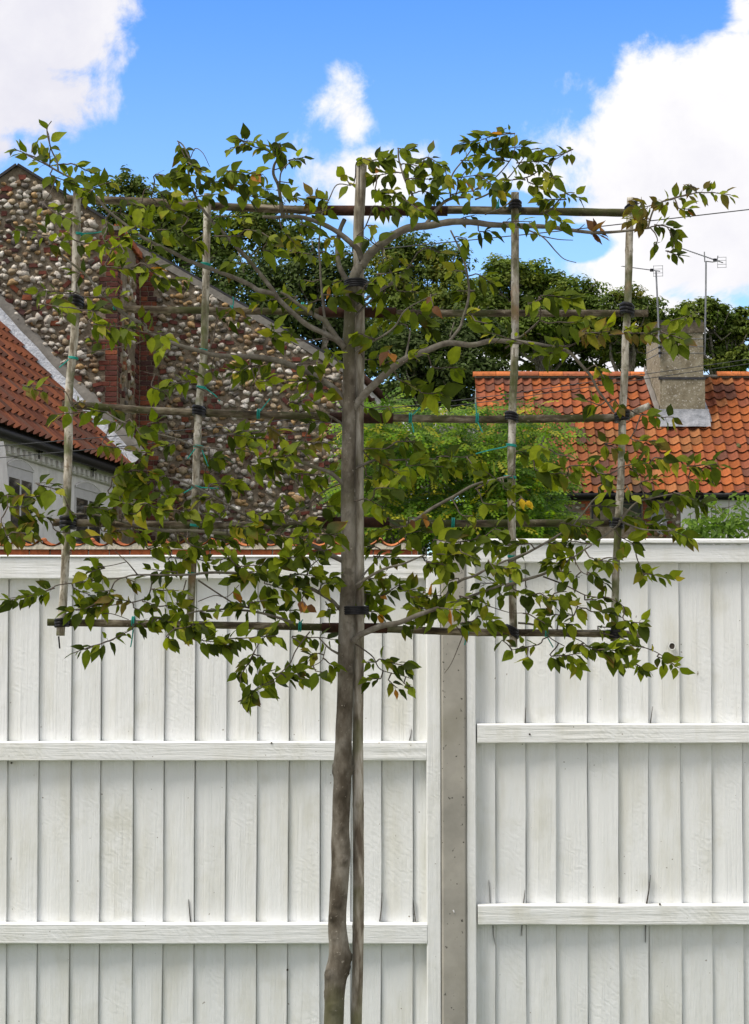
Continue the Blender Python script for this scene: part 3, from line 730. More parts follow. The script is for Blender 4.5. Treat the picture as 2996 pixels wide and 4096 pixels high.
b.add(vs, [(k * 4 + j, k * 4 + 4 + j, k * 4 + 4 + (j + 1) % 4, k * 4 + (j + 1) % 4) for k in range(nn) for j in range(4)] + [(0, 1, 2, 3), (nn * 4 + 3, nn * 4 + 2, nn * 4 + 1, nn * 4)])
b.build('mortar_bed', M['lime'], gw, fix=True)
for k in range(n_t):
    bb = MB(); dn = Vector((0, -1, -.12)).normalized(); nm = Vector((0, -.12, 1)).normalized()
    o = Vector((x0 + k * pw, YW + .26, zc + .068))
    pantile(bb, o, AXv, dn, nm, pw, .28, pick([((.36, .11, .04), 2), ((.42, .15, .055), 1)]), tilt=0.0)
    bb.build('coping_tile', M['tile'], gw)

# ------------------------------------------------------------------ pantiled cottage on the right
YE, YR = 51.5, 55.0
zE, zR = P(2300, 1972, YE).z, P(2300, 1512, YR).z
rc = empty('pantiled_cottage', (P(2500, 1900, YE + 3).x, YE + 3, 0), 'cottage with bright orange pantile roof, rendered chimney and flint walls', 'house')
xL = P(1899, 1510, YR).x; xR = P(3180, 1510, YR).x
up = Vector((0, YR - YE, zR - zE)); SL = up.length; up.normalize(); rnm = Vector((0, -up.z, up.y))
b = MB(); e0 = Vector((xL + .03, YE + .05, zE - .03))
b.prism([e0, e0 + Vector((xR - xL, 0, 0)), e0 + Vector((xR - xL, 0, 0)) + up * SL, e0 + up * SL], -rnm * .06); b.build('roof_deck', M['dark_wood'], rc, fix=True)
b = MB(); b.prism([Vector((xL + .03, YR, zR - .02)), Vector((xR, YR, zR - .02)), Vector((xR, YR + 3.5, zE)), Vector((xL + .03, YR + 3.5, zE))], Vector((0, -.02, -.08))); b.build('rear_roof', M['plain_tile'], rc, fix=True)
rows = 15; gau = SL / rows
xs = []; x = xL
while x < xR:
    wd = .238 if x < P(2470, 1512, YR).x else .272
    xs.append((x, wd)); x += wd
chx0, chx1 = P(2610, 1500, YR - .6).x, P(2830, 1500, YR - .6).x
tiles = []
NEW_T = [((.32, .098, .033), 4), ((.265, .080, .034), 4), ((.21, .07, .038), 3), ((.145, .062, .042), 2.6), ((.31, .125, .05), 1.4)]
for r_ in range(rows):
    for ci, (x, wd) in enumerate(xs):
        if r_ >= rows - 2 and chx0 < x + wd / 2 < chx1 : continue
        o = Vector((x, YE, zE)) + up * ((r_ + 1) * gau + .02) + rnm * (noise.noise(Vector((ci * .25, r_ * .3, 5))) * .02)
        dull = noise.noise(Vector((ci * .17 + 3, r_ * .22, 1)))
        tiles.append((r_, ci, o, wd, dull))
# the lowest rows stand nearest; those in view come first
inview = [tt for tt in tiles if tt[2].x < P(3010, 1700, 53).x]
inview.sort(key=lambda tt: (tt[0], -tt[3])); keep = set((tt[0], tt[1]) for tt in inview[:300])
rest = MB()
for (r_, ci, o, wd, dull) in tiles:
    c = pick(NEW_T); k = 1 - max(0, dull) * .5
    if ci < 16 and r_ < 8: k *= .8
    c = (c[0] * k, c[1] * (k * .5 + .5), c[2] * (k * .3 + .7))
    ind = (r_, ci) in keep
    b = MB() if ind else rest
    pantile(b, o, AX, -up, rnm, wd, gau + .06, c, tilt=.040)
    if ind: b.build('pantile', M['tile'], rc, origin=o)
rest.build('upper_pantiles', M['tile'], rc, kind='stuff')
for (u, v, rr) in ((2945, 1790, .12), (2600, 1640, .05), (2680, 1600, .05), (2250, 1630, .04), (2850, 1760, .05), (2720, 1688, .05)):
    tY = YE + (YR - YE) * (1972 - v) / 460.0; pm = P(u, v, tY); b = MB(); stone(b, pm + rnm * .03, AX, up, rnm, rr, rr * 1.1, rr * .6, (.075, .085, .02), u); b.build('moss_cushion', M['flint'], rc, smooth=True)
# ridge tiles and their mortar
b = MB(); b.box(((xL + xR) / 2, YR - .02, zR + .03), (xR - xL, .19, .09), bev=.03); b.build('ridge_mortar', M['cement'], rc)
x = xL - .05
while x < xR:
    L = rnd.uniform(.52, .62)
    if not (chx0 - .15 < x + L / 2 < chx1 + .1):
        b = MB(); vs = []; n = 8; zz = zR + .035 + noise.noise(Vector((x, 0, 0))) * .015
        for s in (0, 1):
            for rr in (.125, .108):
                for k in range(n + 1):
                    a = math.pi * k / n; vs.append(Vector((x + s * (L - .012), YR - .05 - math.cos(a) * rr, zz + math.sin(a) * rr)))
        m_ = n + 1; fs = []
        for k in range(n):
            fs += [(k, k + 1, 2 * m_ + k + 1, 2 * m_ + k), (m_ + k, 3 * m_ + k, 3 * m_ + k + 1, m_ + k + 1), (k, m_ + k, m_ + k + 1, k + 1), (2 * m_ + k, 2 * m_ + k + 1, 3 * m_ + k + 1, 3 * m_ + k)]
        b.add(vs, fs, pick([((.50, .16, .055), 3), ((.36, .12, .06), 1)])); b.build('ridge_tile', M['tile'], rc, smooth=False)
    x += L
# walls below the eaves
zw = zE - .04; xw0, xw1 = P(1935, 2050, YE + .3).x, P(3150, 2050, YE + .3).x; xs2 = P(2722, 2050, YE + .3).x
b = MB(); b.box(((xw0 + xs2) / 2, YE + .55, zw / 2), (xs2 - xw0, .5, zw)); b.build('flint_wall', M['mortar'], rc)
b = MB(); b.box(((xs2 + xw1) / 2, YE + .52, zw / 2), (xw1 - xs2, .54, zw)); b.build('rendered_wall', M['whitewash'], rc)
poly = [(1950, 2170), (1950, 1990), (2718, 1990), (2718, 2170)]
for (u, v) in scatter(poly, 24, 19, .3):
    if 2318 < u < 2615: continue
    p = P(u, v, YE + .3)
    b = MB()
    if rnd.random() < .2: frag(b, p, AX, AZ, AN, .06, .032, .03, pick(BR_COL)); b.build('brick_fragment', M['brick'], rc, origin=p, fix=True)
    else: stone(b, p, AX, AZ, AN, rnd.uniform(.045, .07), rnd.uniform(.03, .048), .035, pick(FL_COL), u * .3); b.build('flint', M['flint'], rc, smooth=True, origin=p)
xa_, xb_ = P(2361, 2080, YE + .3).x, P(2571, 2080, YE + .3).x; zta, zba = P(2466, 2003, YE + .3).z, P(2466, 2175, YE + .3).z
z = zba; row = 0
while z < zta + .03:
    for sg, xx in ((-1, xa_), (1, xb_)):
        L = .22 if row % 2 else .115
        brick(rc, (xx + sg * L / 2, YE + .3, z), AX, AN, L, .064, .1, pick([((.36, .10, .045), 2), ((.27, .075, .04), 1)]))
    z += .076; row += 1
wn = MB(); wn.box(((xa_ + xb_) / 2, YE + .36, (zta + zba) / 2), (xb_ - xa_, .06, zta - zba)); wn = wn.build('window', M['frame_dark'], rc)
xm = (xa_ + xb_) / 2
for sg in (-1, 1):
    pw_ = (xb_ - xa_) / 2 - .11; pc = xm + sg * ((xb_ - xa_) / 4 - .02)
    b = MB(); b.box((pc, YE + .326, (zta + zba) / 2 - .02), (pw_, .012, zta - zba - .14), Matrix.Rotation(R(-1.5) * sg, 3, 'Z') @ Matrix.Rotation(R(3.5), 3, 'X')); b.build('pane', M['glass'], wn)
    for e in (-1, 1):
        b = MB(); b.box((pc + e * (pw_ / 2 + .022), YE + .315, (zta + zba) / 2 - .02), (.045, .05, zta - zba - .06), bev=.006); b.build('casement_stile', M['frame_dark'], wn)
    b = MB(); b.box((pc, YE + .316, zta - .045), (pw_, .046, .05), bev=.006); b.build('casement_rail', M['frame_dark'], wn)
b = MB(); b.box((xm, YE + .24, zba - .03), (xb_ - xa_ + .12, .2, .05), bev=.01); b.build('sill', M['frame_dark'], wn)
b = MB(); b.box((P(2530, 2130, YE + .3).x, YE + .3185, P(2530, 2140, YE + .3).z), (.30, .005, .26)); b.build('blind', M['white_gloss'], wn)
b = MB(); b.tube([(xL + .05, YE - .03, zE - .05), (xs2 + .1, YE - .03, zE - .05)], .06, 10); b.build('gutter', M['black_metal'], rc, smooth=True)
b = MB(); b.tube([(xs2 + .5, YE - .03, zE - .05), (xw1, YE - .03, zE - .04)], .06, 10); b.build('gutter', M['black_metal'], rc, smooth=True)
b = MB(); b.box(((xw0 + xw1) / 2, YE + .2, zE - .09), (xw1 - xw0, .14, .12)); b.build('fascia', M['black_metal'], rc)
# chimney
YC = 53.6
cx0, cx1 = P(2639, 1420, YC).x, P(2813, 1420, YC).x; cz0, cz1 = P(2700, 1560, YC).z - .5, P(2700, 1332, YC).z; ct = P(2700, 1280, YC).z
dC = Vector((-.14, .99, 0)).normalized()
def ch_box(x0, x1, z0, z1, y0, dep, mat, name, par):
    b = MB(); b.prism([Vector((x0, y0, z0)), Vector((x1, y0, z0)), Vector((x1, y0, z1)), Vector((x0, y0, z1))], dC * dep)
    return b.build(name, mat, par, fix=True)
ch = ch_box(cx0, cx1, cz0, cz1, YC, 1.25, M['render'], 'chimney', rc)
ch_box(cx0 - .04, cx1 + .02, cz1 + .002, ct - .06, YC - .03, 1.3, M['moss_render'], 'chimney_head', ch)
ch_box(cx0 - .02, cx1 + .0, ct - .06, ct, YC - .005, 1.26, M['slate'], 'chimney_cap', ch)
ch_box(cx0 - .03, cx1 + .05, P(2700, 1514, YC).z - .03, P(2700, 1514, YC).z + .03, YC - .05, .06, M['slate'], 'ledge', ch)
ch_box(cx0 + .05, cx1 + .03, cz0, P(2700, 1516, YC).z, YC - .035, 1.2, M['render'], 'plinth', ch)
for v in (1355, 1385, 1412): ch_box(cx0 - .006, cx1 + .006, P(2700, v, YC).z - .006, P(2700, v, YC).z + .006, YC - .007, 1.27, M['grey_metal'], 'strap', ch)
def zroof(y): return zE + (y - YE) * (zR - zE) / (YR - YE)
b = MB(); vs = []; n = 14
for k in range(n + 1):
    xx = lerp(cx0 - .05, cx1 + .12, k / n); wv_ = abs(math.sin(k / n * math.pi * 2.2)) * .07
    vs += [Vector((xx, YC - .05, zroof(YC) + .32)), Vector((xx, YC - .07, zroof(YC) + .20)), Vector((xx, YC - .24 - wv_, zroof(YC - .24) + .17)), Vector((xx, YC - .30 - wv_, zroof(YC - .30) + .13))]
b.add(vs, [(k * 4 + j, k * 4 + 4 + j, k * 4 + 5 + j, k * 4 + 1 + j) for k in range(n) for j in range(3)]); b.build('lead_apron', M['lead_dark'], ch, smooth=True)
for xx, sg in ((cx1 + .015, 1), (cx0 - .02, -1)):
    b = MB(); vs = []
    for k in range(8):
        y = YC - .2 + k * .22; zz = zroof(min(y, YR)) - (y > YR) * (y - YR) * .6
        sh = dC.x / dC.y * max(0, y - YC)
        vs += [Vector((xx + sh + sg * .005, max(y, YC - .02), zz + .36 + .05 * (k % 2))), Vector((xx + sh + sg * .03, y, zz + .20)), Vector((xx + sh + sg * (.15 if sg > 0 else .06), y, zz + .17))]
    b.add(vs, [(k * 3 + j, k * 3 + 3 + j, k * 3 + 4 + j, k * 3 + 1 + j) for k in range(7) for j in range(2)]); b.build('step_flashing', M['lead_dark'] if sg > 0 else M['cement'], ch, smooth=True)
# satellite dish
ds = empty('satellite_dish', P(2630, 2090, YE), 'small grey satellite dish mounted on the flint cottage wall', 'dish')
b = MB(); vs = []; fs = []; c = P(2624, 2085, YE); axis = Vector((.75, -.62, .22)).normalized(); s1 = axis.orthogonal().normalized(); s2 = axis.cross(s1)
for i in range(5):
    r_ = .34 * i / 4
    for k in range(20):
        a = 2 * math.pi * k / 20; vs.append(c + (s1 * math.cos(a) + s2 * math.sin(a)) * r_ + axis * (r_ * r_ * .7))
for i in range(4):
    for k in range(20): fs.append((i * 20 + k, i * 20 + (k + 1) % 20, i * 20 + 20 + (k + 1) % 20, i * 20 + 20 + k))
b.add(vs, fs); b.build('reflector', M['grey_metal'], ds, smooth=True)
b = MB(); b.tube([c, c - axis * .1, Vector((c.x, YE + .32, c.z - .05))], .02, 8); b.build('mount', M['black_metal'], ds)
b = MB(); b.tube([c - s1 * .3 + axis * .06, c + axis * .32 - s1 * .1], .012, 6); b.box(c + axis * .33 - s1 * .09, (.06, .06, .06)); b.build('arm', M['grey_metal'], ds)

# ------------------------------------------------------------------ television aerials on the chimney
def aerial(label, mast, boom, Yb, nel, refl, bracket):
    r = empty('television_aerial', P(*mast[0], Yb), label, 'aerial', 'aerials on the chimney')
    b = MB(); b.tube([P(*p, Yb) for p in mast], .022, 8); b.build('mast', M['grey_metal'], r)
    p0, p1 = P(*boom[0], Yb - .12), P(*boom[1], Yb + .12)
    bm_ = MB(); bm_.tube([p0, p1], .013, 6); bm_ = bm_.build('boom', M['grey_metal'], r)
    side = Vector((.55, .8, .16)).normalized()
    for k in range(nel):
        q = p0.lerp(p1, k / nel * .93); l = .085 + .02 * k / nel
        b = MB(); b.tube([q - side * l, q + side * l], .0065, 5); b.build('element', M['grey_metal'], r)
    qc = p0.lerp(p1, refl)
    d = (p1 - p0).normalized()
    for sg in (-1, 1):
        for hh in (.05, .13):
            b = MB(); o_ = qc + Vector((0, 0, sg * hh)) + d * .05
            b.tube([o_ - side * .26, o_ + side * .26], .006, 5); b.build('reflector_rod', M['grey_metal'], r)
    b = MB()
    for e in (-1, 1): b.tube([qc + d * .05 + side * .25 * e - Vector((0, 0, .14)), qc + d * .05 + side * .25 * e + Vector((0, 0, .14))], .006, 5)
    b.build('reflector_frame', M['grey_metal'], r)
    b = MB(); b.box(p0.lerp(p1, refl - .12), (.09, .07, .07), bev=.01); b.build('dipole_box', M['black_metal'], r)
    if bracket:
        b = MB(); m0 = P(*mast[-1], Yb); b.tube([m0, m0 + Vector((.16, 0, -.02)), m0 + Vector((.28, 0, .0)), m0 + Vector((.30, 0, .14))], .014, 6); b.tube([m0 + Vector((-.03, 0, -.02)), m0 + Vector((-.04, 0, .24))], .014, 6); b.build('bracket', M['grey_metal'], r)
    else:
        for v in (1370, 1390, 1412):
            b = MB(); b.box(P(2640, v, Yb), (.09, .08, .05), bev=.01); b.build('clamp', M['black_metal'], r)
aerial('shorter television aerial on the left edge of the chimney', [(2639, 1430), (2632, 1250), (2624, 1082)], [(2490, 1065), (2640, 1085)], YC - .06, 16, .9, False)
aerial('tall television aerial with curved bracket behind the chimney', [(2817, 1420), (2819, 1380), (2823, 1200), (2824, 1045)], [(2722, 992), (2892, 1051)], YC + .5, 18, .93, True)

# ------------------------------------------------------------------ overhead wires
def wire(label, pts, Y, r_=.0045):
    b = MB(); n = 40; q = [P(*p, Y if not isinstance(Y, tuple) else lerp(Y[0], Y[1], i / (len(pts) - 1))) for i, p in enumerate(pts)]
    out = []
    for i in range(n + 1):
        k = i / n * (len(q) - 1); j = min(int(k), len(q) - 2); out.append(q[j].lerp(q[j + 1], k - j))
    b.tube(out, r_, 5); return tag(b.build('overhead_wire', M['cable'], smooth=True), label, 'wire', 'overhead wires')
wire('upper of two overhead wires crossing in front of the left cottage and chimney', [(-400, 1815), (0, 1784), (500, 1741), (1000, 1696), (1500, 1640), (2000, 1581), (2464, 1513), (2996, 1437), (3400, 1375)], (20, 26))
wire('lower of two overhead wires crossing in front of the left cottage and chimney', [(-400, 1862), (0, 1831), (500, 1785), (1000, 1728), (1500, 1662), (2000, 1600), (2464, 1532), (2996, 1455), (3400, 1395)], (20, 26))
wire('single high overhead wire crossing the clouds above the far trees', [(1250, 1030), (1554, 993), (1913, 957), (2240, 924), (2470, 898), (2720, 870), (2996, 838), (3500, 780)], 46, .012)

# ------------------------------------------------------------------ small brown tile-hung outhouse and a far slated house
YO = 33.5
oh = empty('tile_hung_outhouse', (P(1530, 2000, YO).x, YO, 0), 'small outhouse hung with brown plain tiles behind the bright green robinia', 'outhouse')
ox0, ox1 = P(1395, 1900, YO).x, P(1650, 1900, YO).x; oz1 = P(1500, 1700, YO).z
b = MB(); b.prism([Vector((ox0, YO + .05, 0)), Vector((ox1, YO + .05, 0)), Vector((ox1, YO + .05, P(1650, 1700, YO).z)), P(1600, 1650, YO + .05), P(1462, 1520, YO + .05), Vector((ox0, YO + .05, P(1395, 1530, YO).z))], Vector((0, 1.5, 0)))
b.build('wall', M['plain_tile'], oh, fix=True)
z = P(1500, 2180, YO).z; row = 0
while z < P(1500, 1610, YO).z:
    x = ox0 + (row % 2) * .08
    while x < ox1 - .16:
        u_ = (x + .08) * F / YO + CX; v_ = HOR - (z - HCAM) / YO * F
        if v_ > 1560 + max(0, (u_ - 1462)) * .98 and not (1525 < u_ < 1575 and 1960 < v_ < 2110):
            b = MB(); b.box((x + .08, YO + .03, z), (.16, .014, .2), Matrix.Rotation(R(-5), 3, 'X'), pick([((.075, .048, .042), 2), ((.10, .06, .05), 2), ((.055, .04, .038), 1)]), jit=.002)
            b.build('hung_tile', M['plain_tile'], oh)
        x += .165
    z += .115; row += 1
b = MB(); b.tube([P(1440, 1500, YO - .05), P(1462, 1519, YO - .05), P(1556, 1614, YO - .05)], .06, 12); b.build('verge_pipe', M['rust'], oh, smooth=True)
b = MB(); b.tube([P(1465, 1575, YO), P(1525, 1650, YO)], .028, 8); b.build('barge_strip', M['rust'], oh)
f = MB(); f.box((P(1550, 2035, YO).x, YO - .0, P(1550, 2035, YO).z), (.17, .06, .55), bev=.005); f = f.build('window', M['white_gloss'], oh)
b = MB(); b.box((P(1552, 2035, YO).x, YO - .032, P(1550, 2035, YO).z), (.09, .006, .46)); b.build('pane', M['glass'], f)
YS = 75.0
sh_ = empty('slated_house', (P(1800, 1750, YS).x, YS, 0), 'distant grey slated house with white bargeboard and pale chimney', 'house')
pts = [(1640, 1950), (1640, 1740), (1720, 1688), (1895, 1690), (1895, 1950)]
b = MB(); b.prism([P(u, v, YS) for u, v in pts], Vector((0, 4, 0))); b.build('wall', M['cement'], sh_, fix=True)
for k in range(9):
    v0, v1 = 1690 + k * 14, 1702 + k * 14
    b = MB(); b.prism([P(1655 - k * 2, v1, YS - .12 - k * .03), P(1735, v1, YS - .12 - k * .03), P(1735, v0, YS - .08 - k * .03), P(1660 - k * 2, v0, YS - .08 - k * .03)], Vector((0, .04, 0))); b.build('slate_course', M['slate'], sh_, fix=True)
b = MB(); b.prism([P(1733, 1690, YS - .5), P(1745, 1690, YS - .5), P(1728, 1815, YS - .5), P(1716, 1815, YS - .5)], Vector((0, .15, 0))); b.build('bargeboard', M['white_gloss'], sh_, fix=True)
b = MB(); c0 = P(1780, 1675, YS + .6); b.box(c0, (.35, .35, .55), bev=.02); b.box(c0 + Vector((0, 0, .3)), (.42, .42, .09), bev=.02); b.build('chimney', M['lime'], sh_)

# ------------------------------------------------------------------ far trees
def leaf_quad(b, c, s, col, nrm_):
    t1 = nrm_.orthogonal().normalized(); a = rnd.uniform(0, 6.28); t2 = nrm_.cross(t1)
    u = t1 * math.cos(a) + t2 * math.sin(a); v = nrm_.cross(u)
    b.add([c - u * s, c + v * s * .55 + nrm_ * s * .15, c + u * s, c - v * s * .55 + nrm_ * s * .15], [(0, 1, 2, 3)], col)
def rand_unit():
    while True:
        v = Vector((rnd.uniform(-1, 1), rnd.uniform(-1, 1), rnd.uniform(-1, 1)))
        if .05 < v.length < 1: return v.normalized()
def far_tree(label, Y, lobes, nleaf, leaf, cols, clump=.30, dens=1.0, depth=.8, trunk=True, name='broadleaf_tree', group='trees beyond the rooftops'):
    cxm = sum(l[0] for l in lobes) / len(lobes)
    root = empty(name, (P(cxm, 1500, Y).x, Y, 0), label, 'tree', group)
    b = MB(); sc = Y / F; cents = []
    area = sum(l[2] * l[3] for l in lobes)
    for (u, v, rx, ry) in lobes:
        c = P(u, v, Y + rnd.uniform(-.5, .5) * 2); ax_, az2 = rx * sc, ry * sc; ay_ = (ax_ + az2) / 2 * depth
        cents.append((c, ax_))
        ncl = max(10, int(62 * dens)); nl = int(nleaf * rx * ry / area / ncl)
        for k in range(ncl):
            d = rand_unit(); rr = rnd.random() ** .45
            if d.z < -.3: d.z *= .6
            cc = c + Vector((d.x * ax_ * rr, d.y * ay_ * rr, d.z * az2 * rr)) * .92
            cr = clump * (ax_ * az2) ** .5 * rnd.uniform(.6, 1.25); base = pick(cols)
            for j in range(nl):
                dd = rand_unit(); q = cc + Vector((dd.x * cr * 1.15, dd.y * cr, dd.z * cr * .72)) * (rnd.random() ** .5)
                kx = rnd.uniform(.75, 1.3)
                leaf_quad(b, q, leaf * rnd.uniform(.7, 1.3), tuple(x * kx for x in base), (dd + Vector((0, -.1, .9)) + rand_unit() * .7).normalized())
    b.build('crown', M['far_leaf'], root)
    if trunk:
        base = Vector((root.location.x, Y, 0)); zc = min(c.z for c, _ in cents); tp = Vector((root.location.x, Y, zc))
        b = MB(); b.tube([base, base.lerp(tp, .5) + Vector((.15, 0, 0)), tp], [.36, .28, .18], 10); b.build('trunk', M['bark'], root, smooth=True)
        for (c, ax_) in cents:
            b = MB(); m0 = base.lerp(tp, rnd.uniform(.8, 1)); mid = m0.lerp(c, .5) + Vector((rnd.uniform(-.5, .5), 0, rnd.uniform(-.3, .5)))
            b.tube([m0, mid, c], [.13, .09, .04], 7); 
            for k in range(5):
                e = c + Vector((rnd.uniform(-1, 1) * ax_, rnd.uniform(-1, 1) * ax_ * .6, rnd.uniform(-.7, .8) * ax_)); b.tube([mid.lerp(c, rnd.uniform(.3, 1)), (mid + e) / 2 + Vector((0, 0, .2)), e], [.07, .05, .02], 5)
            b.build('limb', M['bark'], root, smooth=True)
    return root
G1 = [((.075, .115, .018), 3), ((.05, .08, .014), 3), ((.115, .145, .024), 1.5), ((.15, .15, .03), .5)]
G2 = [((.018, .036, .012), 3), ((.028, .050, .015), 3), ((.045, .07, .02), 1)]
G3 = [((.072, .12, .014), 3), ((.105, .155, .018), 3), ((.16, .19, .022), 1.2)]
G4 = [((.095, .135, .02), 3), ((.135, .165, .028), 2), ((.06, .10, .018), 2), ((.21, .19, .03), .6)]
far_tree('airy tree rising above the barn verge with blue sky showing through', 100, [(505, 750, 100, 80), (455, 860, 110, 100), (590, 850, 130, 110), (720, 880, 170, 120), (640, 990, 200, 120), (860, 960, 200, 150), (1040, 880, 150, 120), (1130, 960, 170, 140)], 20000, .115, G1, .34, .75)
far_tree('dense dark evergreen tree behind the barn roof slope', 70, [(880, 1130, 190, 110), (1080, 1110, 200, 120), (1290, 1100, 180, 130), (1010, 1250, 260, 150), (1260, 1290, 240, 190), (1400, 1420, 180, 180), (1480, 1600, 200, 130)], 26000, .085, G2, .34, 1.2, name='evergreen_tree')
far_tree('loose tree with a few yellow sprays beyond the trunk of the trained tree', 105, [(1620, 1000, 130, 80), (1740, 1070, 150, 110), (1540, 1120, 170, 130), (1830, 1180, 130, 110), (1650, 1220, 200, 140), (1520, 1330, 150, 120), (1820, 1300, 130, 90)], 26000, .105, G4, .36, 1.1)
far_tree('low dark tree filling the gap between the barn and the orange roof', 90, [(1600, 1420, 200, 130), (1760, 1380, 160, 120), (1700, 1540, 230, 120), (1850, 1500, 150, 110), (1880, 1330, 140, 110), (1560, 1600, 160, 90), (1850, 1610, 160, 70), (1700, 1650, 220, 60), (1960, 1480, 120, 70)], 22000, .115, G2, .33, .9)
far_tree('large rounded tree behind the left end of the orange roof', 110, [(2020, 1105, 120, 85), (2120, 1110, 120, 75), (2210, 1170, 120, 90), (2320, 1185, 110, 85), (1950, 1210, 130, 110), (2090, 1260, 170, 100), (2250, 1290, 150, 95), (2390, 1250, 90, 80), (2000, 1330, 150, 90), (2160, 1370, 150, 80), (2330, 1360, 120, 80)], 36000, .115, G3, .36, 1.2)
far_tree('thin lower branches of a tree just above the orange roof ridge', 112, [(2000, 1390, 130, 75), (2180, 1400, 120, 70), (2340, 1390, 110, 70), (2480, 1420, 100, 60), (2250, 1470, 220, 40), (2560, 1440, 120, 50)], 11000, .12, G1, .30, .8)
far_tree('small yellow green tree between two rounder ones behind the aerials', 108, [(2500, 1230, 110, 85), (2590, 1255, 85, 80), (2440, 1320, 110, 75), (2570, 1350, 110, 80), (2480, 1400, 110, 60)], 17000, .105, G4, .37, 1.1)
far_tree('broad green tree behind the rendered chimney', 110, [(2830, 1265, 115, 80), (2730, 1290, 90, 75), (2940, 1310, 110, 80), (3060, 1290, 120, 90), (2860, 1380, 150, 60), (2990, 1430, 120, 60), (2700, 1400, 100, 70), (2900, 1450, 150, 50)], 28000, .11, G4[:2] + G3, .32, 1.0)

# ------------------------------------------------------------------ robinia with feather leaves behind the fence
rb = empty('robinia_bush', (P(1850, 2100, 27.5).x, 27.5, 0), 'bright yellow green bush with feather leaves behind the garden wall', 'bush')
b = MB()
def pinnate(b, p, d, L, col):
    d = d.normalized(); sag = Vector((0, 0, -1)); side = d.cross(Vector((0, -.6, 1))).normalized()
    npair = 6; q = p.copy(); dirv = d.copy()
    for k in range(npair):
        dirv = (dirv + sag * .10).normalized(); q2 = q + dirv * (L / npair)
        for sg in (-1, 1):
            l = L * .23 * (1 - .35 * abs(k - 3) / 4); ld = (side * sg + dirv * .35 + Vector((0, 0, -.25)) + rand_unit() * .12).normalized()
            wv_ = dirv * (l * .40); kx = rnd.uniform(.8, 1.2)
            b.add([q, q + ld * l * .5 + wv_, q + ld * l, q + ld * l * .5 - wv_], [(0, 1, 2, 3)], tuple(x * kx for x in col))
        q = q2
    b.add([q, q + side * .02 + dirv * .03, q + dirv * .06, q - side * .02 + dirv * .03], [(0, 1, 2, 3)], col)
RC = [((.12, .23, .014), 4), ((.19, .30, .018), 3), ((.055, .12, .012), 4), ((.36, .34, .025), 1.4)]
for (u, v, rx, ry, n) in ((1850, 1790, 220, 110, 150), (1700, 1860, 170, 130, 120), (2010, 1850, 180, 130, 150), (1900, 2030, 290, 120, 190), (2140, 1960, 130, 140, 90), (1660, 1730, 170, 70, 55),
                          (1470, 1720, 100, 130, 70), (1540, 1640, 90, 60, 30), (1780, 1660, 120, 50, 30), (2060, 1690, 90, 60, 30), (1450, 1950, 110, 130, 70), (1600, 2060, 180, 90, 90), (2190, 2080, 120, 70, 60), (2180, 1720, 130, 70, 26), (1930, 1640, 60, 40, 18), (2130, 1630, 70, 30, 9), (2060, 2110, 260, 60, 80), (1780, 2130, 150, 50, 50), (1750, 2420, 330, 260, 70), (2050, 2420, 260, 260, 70), (1900, 2750, 350, 280, 70)):
    for k in range(int(n * 1.7)):
        d = rand_unit(); r_ = rnd.random() ** .5
        p = P(u + d.x * rx * r_, v - d.z * ry * r_, 27.5 + d.y * .9)
        pinnate(b, p, Vector((d.x * 1.2 + rnd.uniform(-.5, .5), -.5 + rnd.uniform(-.5, .5), rnd.uniform(-.5, .5))), rnd.uniform(.24, .36), pick(RC))
for k in range(760):  # inner leaves in darker colours, painting in the bush's shaded interior
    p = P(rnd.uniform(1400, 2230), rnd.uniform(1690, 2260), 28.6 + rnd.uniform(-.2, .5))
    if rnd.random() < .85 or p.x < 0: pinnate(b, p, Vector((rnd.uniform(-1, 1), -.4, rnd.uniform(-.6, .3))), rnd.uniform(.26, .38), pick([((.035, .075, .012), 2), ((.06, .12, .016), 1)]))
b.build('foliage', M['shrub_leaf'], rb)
for (u, v) in ((1480, 1750), (1700, 1800), (1850, 1720), (2000, 1780), (2150, 1900), (1900, 1900), (2190, 1700)):
    p = P(u, v, 27.5); b = MB(); g = Vector((rb.location.x + rnd.uniform(-.4, .4), 27.5, 0)); b.tube([g, g.lerp(p, .6) + Vector((rnd.uniform(-.2, .2), 0, .2)), p], [.03, .02, .008], 7); b.build('stem', M['bark'], rb, smooth=True)
# leafy climber and dry grass in front of the white cottage wall on the right
cl = empty('leafy_climber', (P(2880, 2140, 46).x, 46, 0), 'fresh green leafy climber in front of the white rendered wall', 'shrub')
b = MB(); CC = [((.11, .21, .02), 3), ((.16, .27, .03), 2), ((.06, .13, .018), 2)]
for (u, v, rx, ry, n) in ((2775, 2105, 50, 55, 75), (2850, 2080, 65, 75, 130), (2950, 2085, 80, 75, 170), (2880, 2140, 140, 40, 170), (2730, 2140, 40, 30, 30), (2840, 1995, 25, 30, 12), (2965, 1995, 50, 25, 18), (2870, 2300, 170, 160, 500), (2860, 2560, 160, 180, 450), (2880, 2780, 150, 140, 350)):
    for k in range(n):
        d = rand_unit(); r_ = rnd.random() ** .5; p = P(u + d.x * rx * r_, v - d.z * ry * r_, 46 + d.y * .5)
        leaf_quad(b, p, rnd.uniform(.055, .10), pick(CC), (d + Vector((0, -.8, .5)) + rand_unit() * .6).normalized())
b.build('foliage', M['shrub_leaf'], cl)
for k in range(10):
    u = rnd.uniform(2740, 2990); p = P(u, rnd.uniform(1970, 2060), 46); g = P(u + rnd.uniform(-40, 40), 2180, 46); g.z = 0
    b = MB(); b.tube([g, P(u + rnd.uniform(-25, 25), 2150, 46), p, p + Vector((rnd.uniform(-.5, .5), 0, rnd.uniform(-.1, .2)))], [.015, .012, .008, .004], 5); b.build('stem', M['twig'], cl)

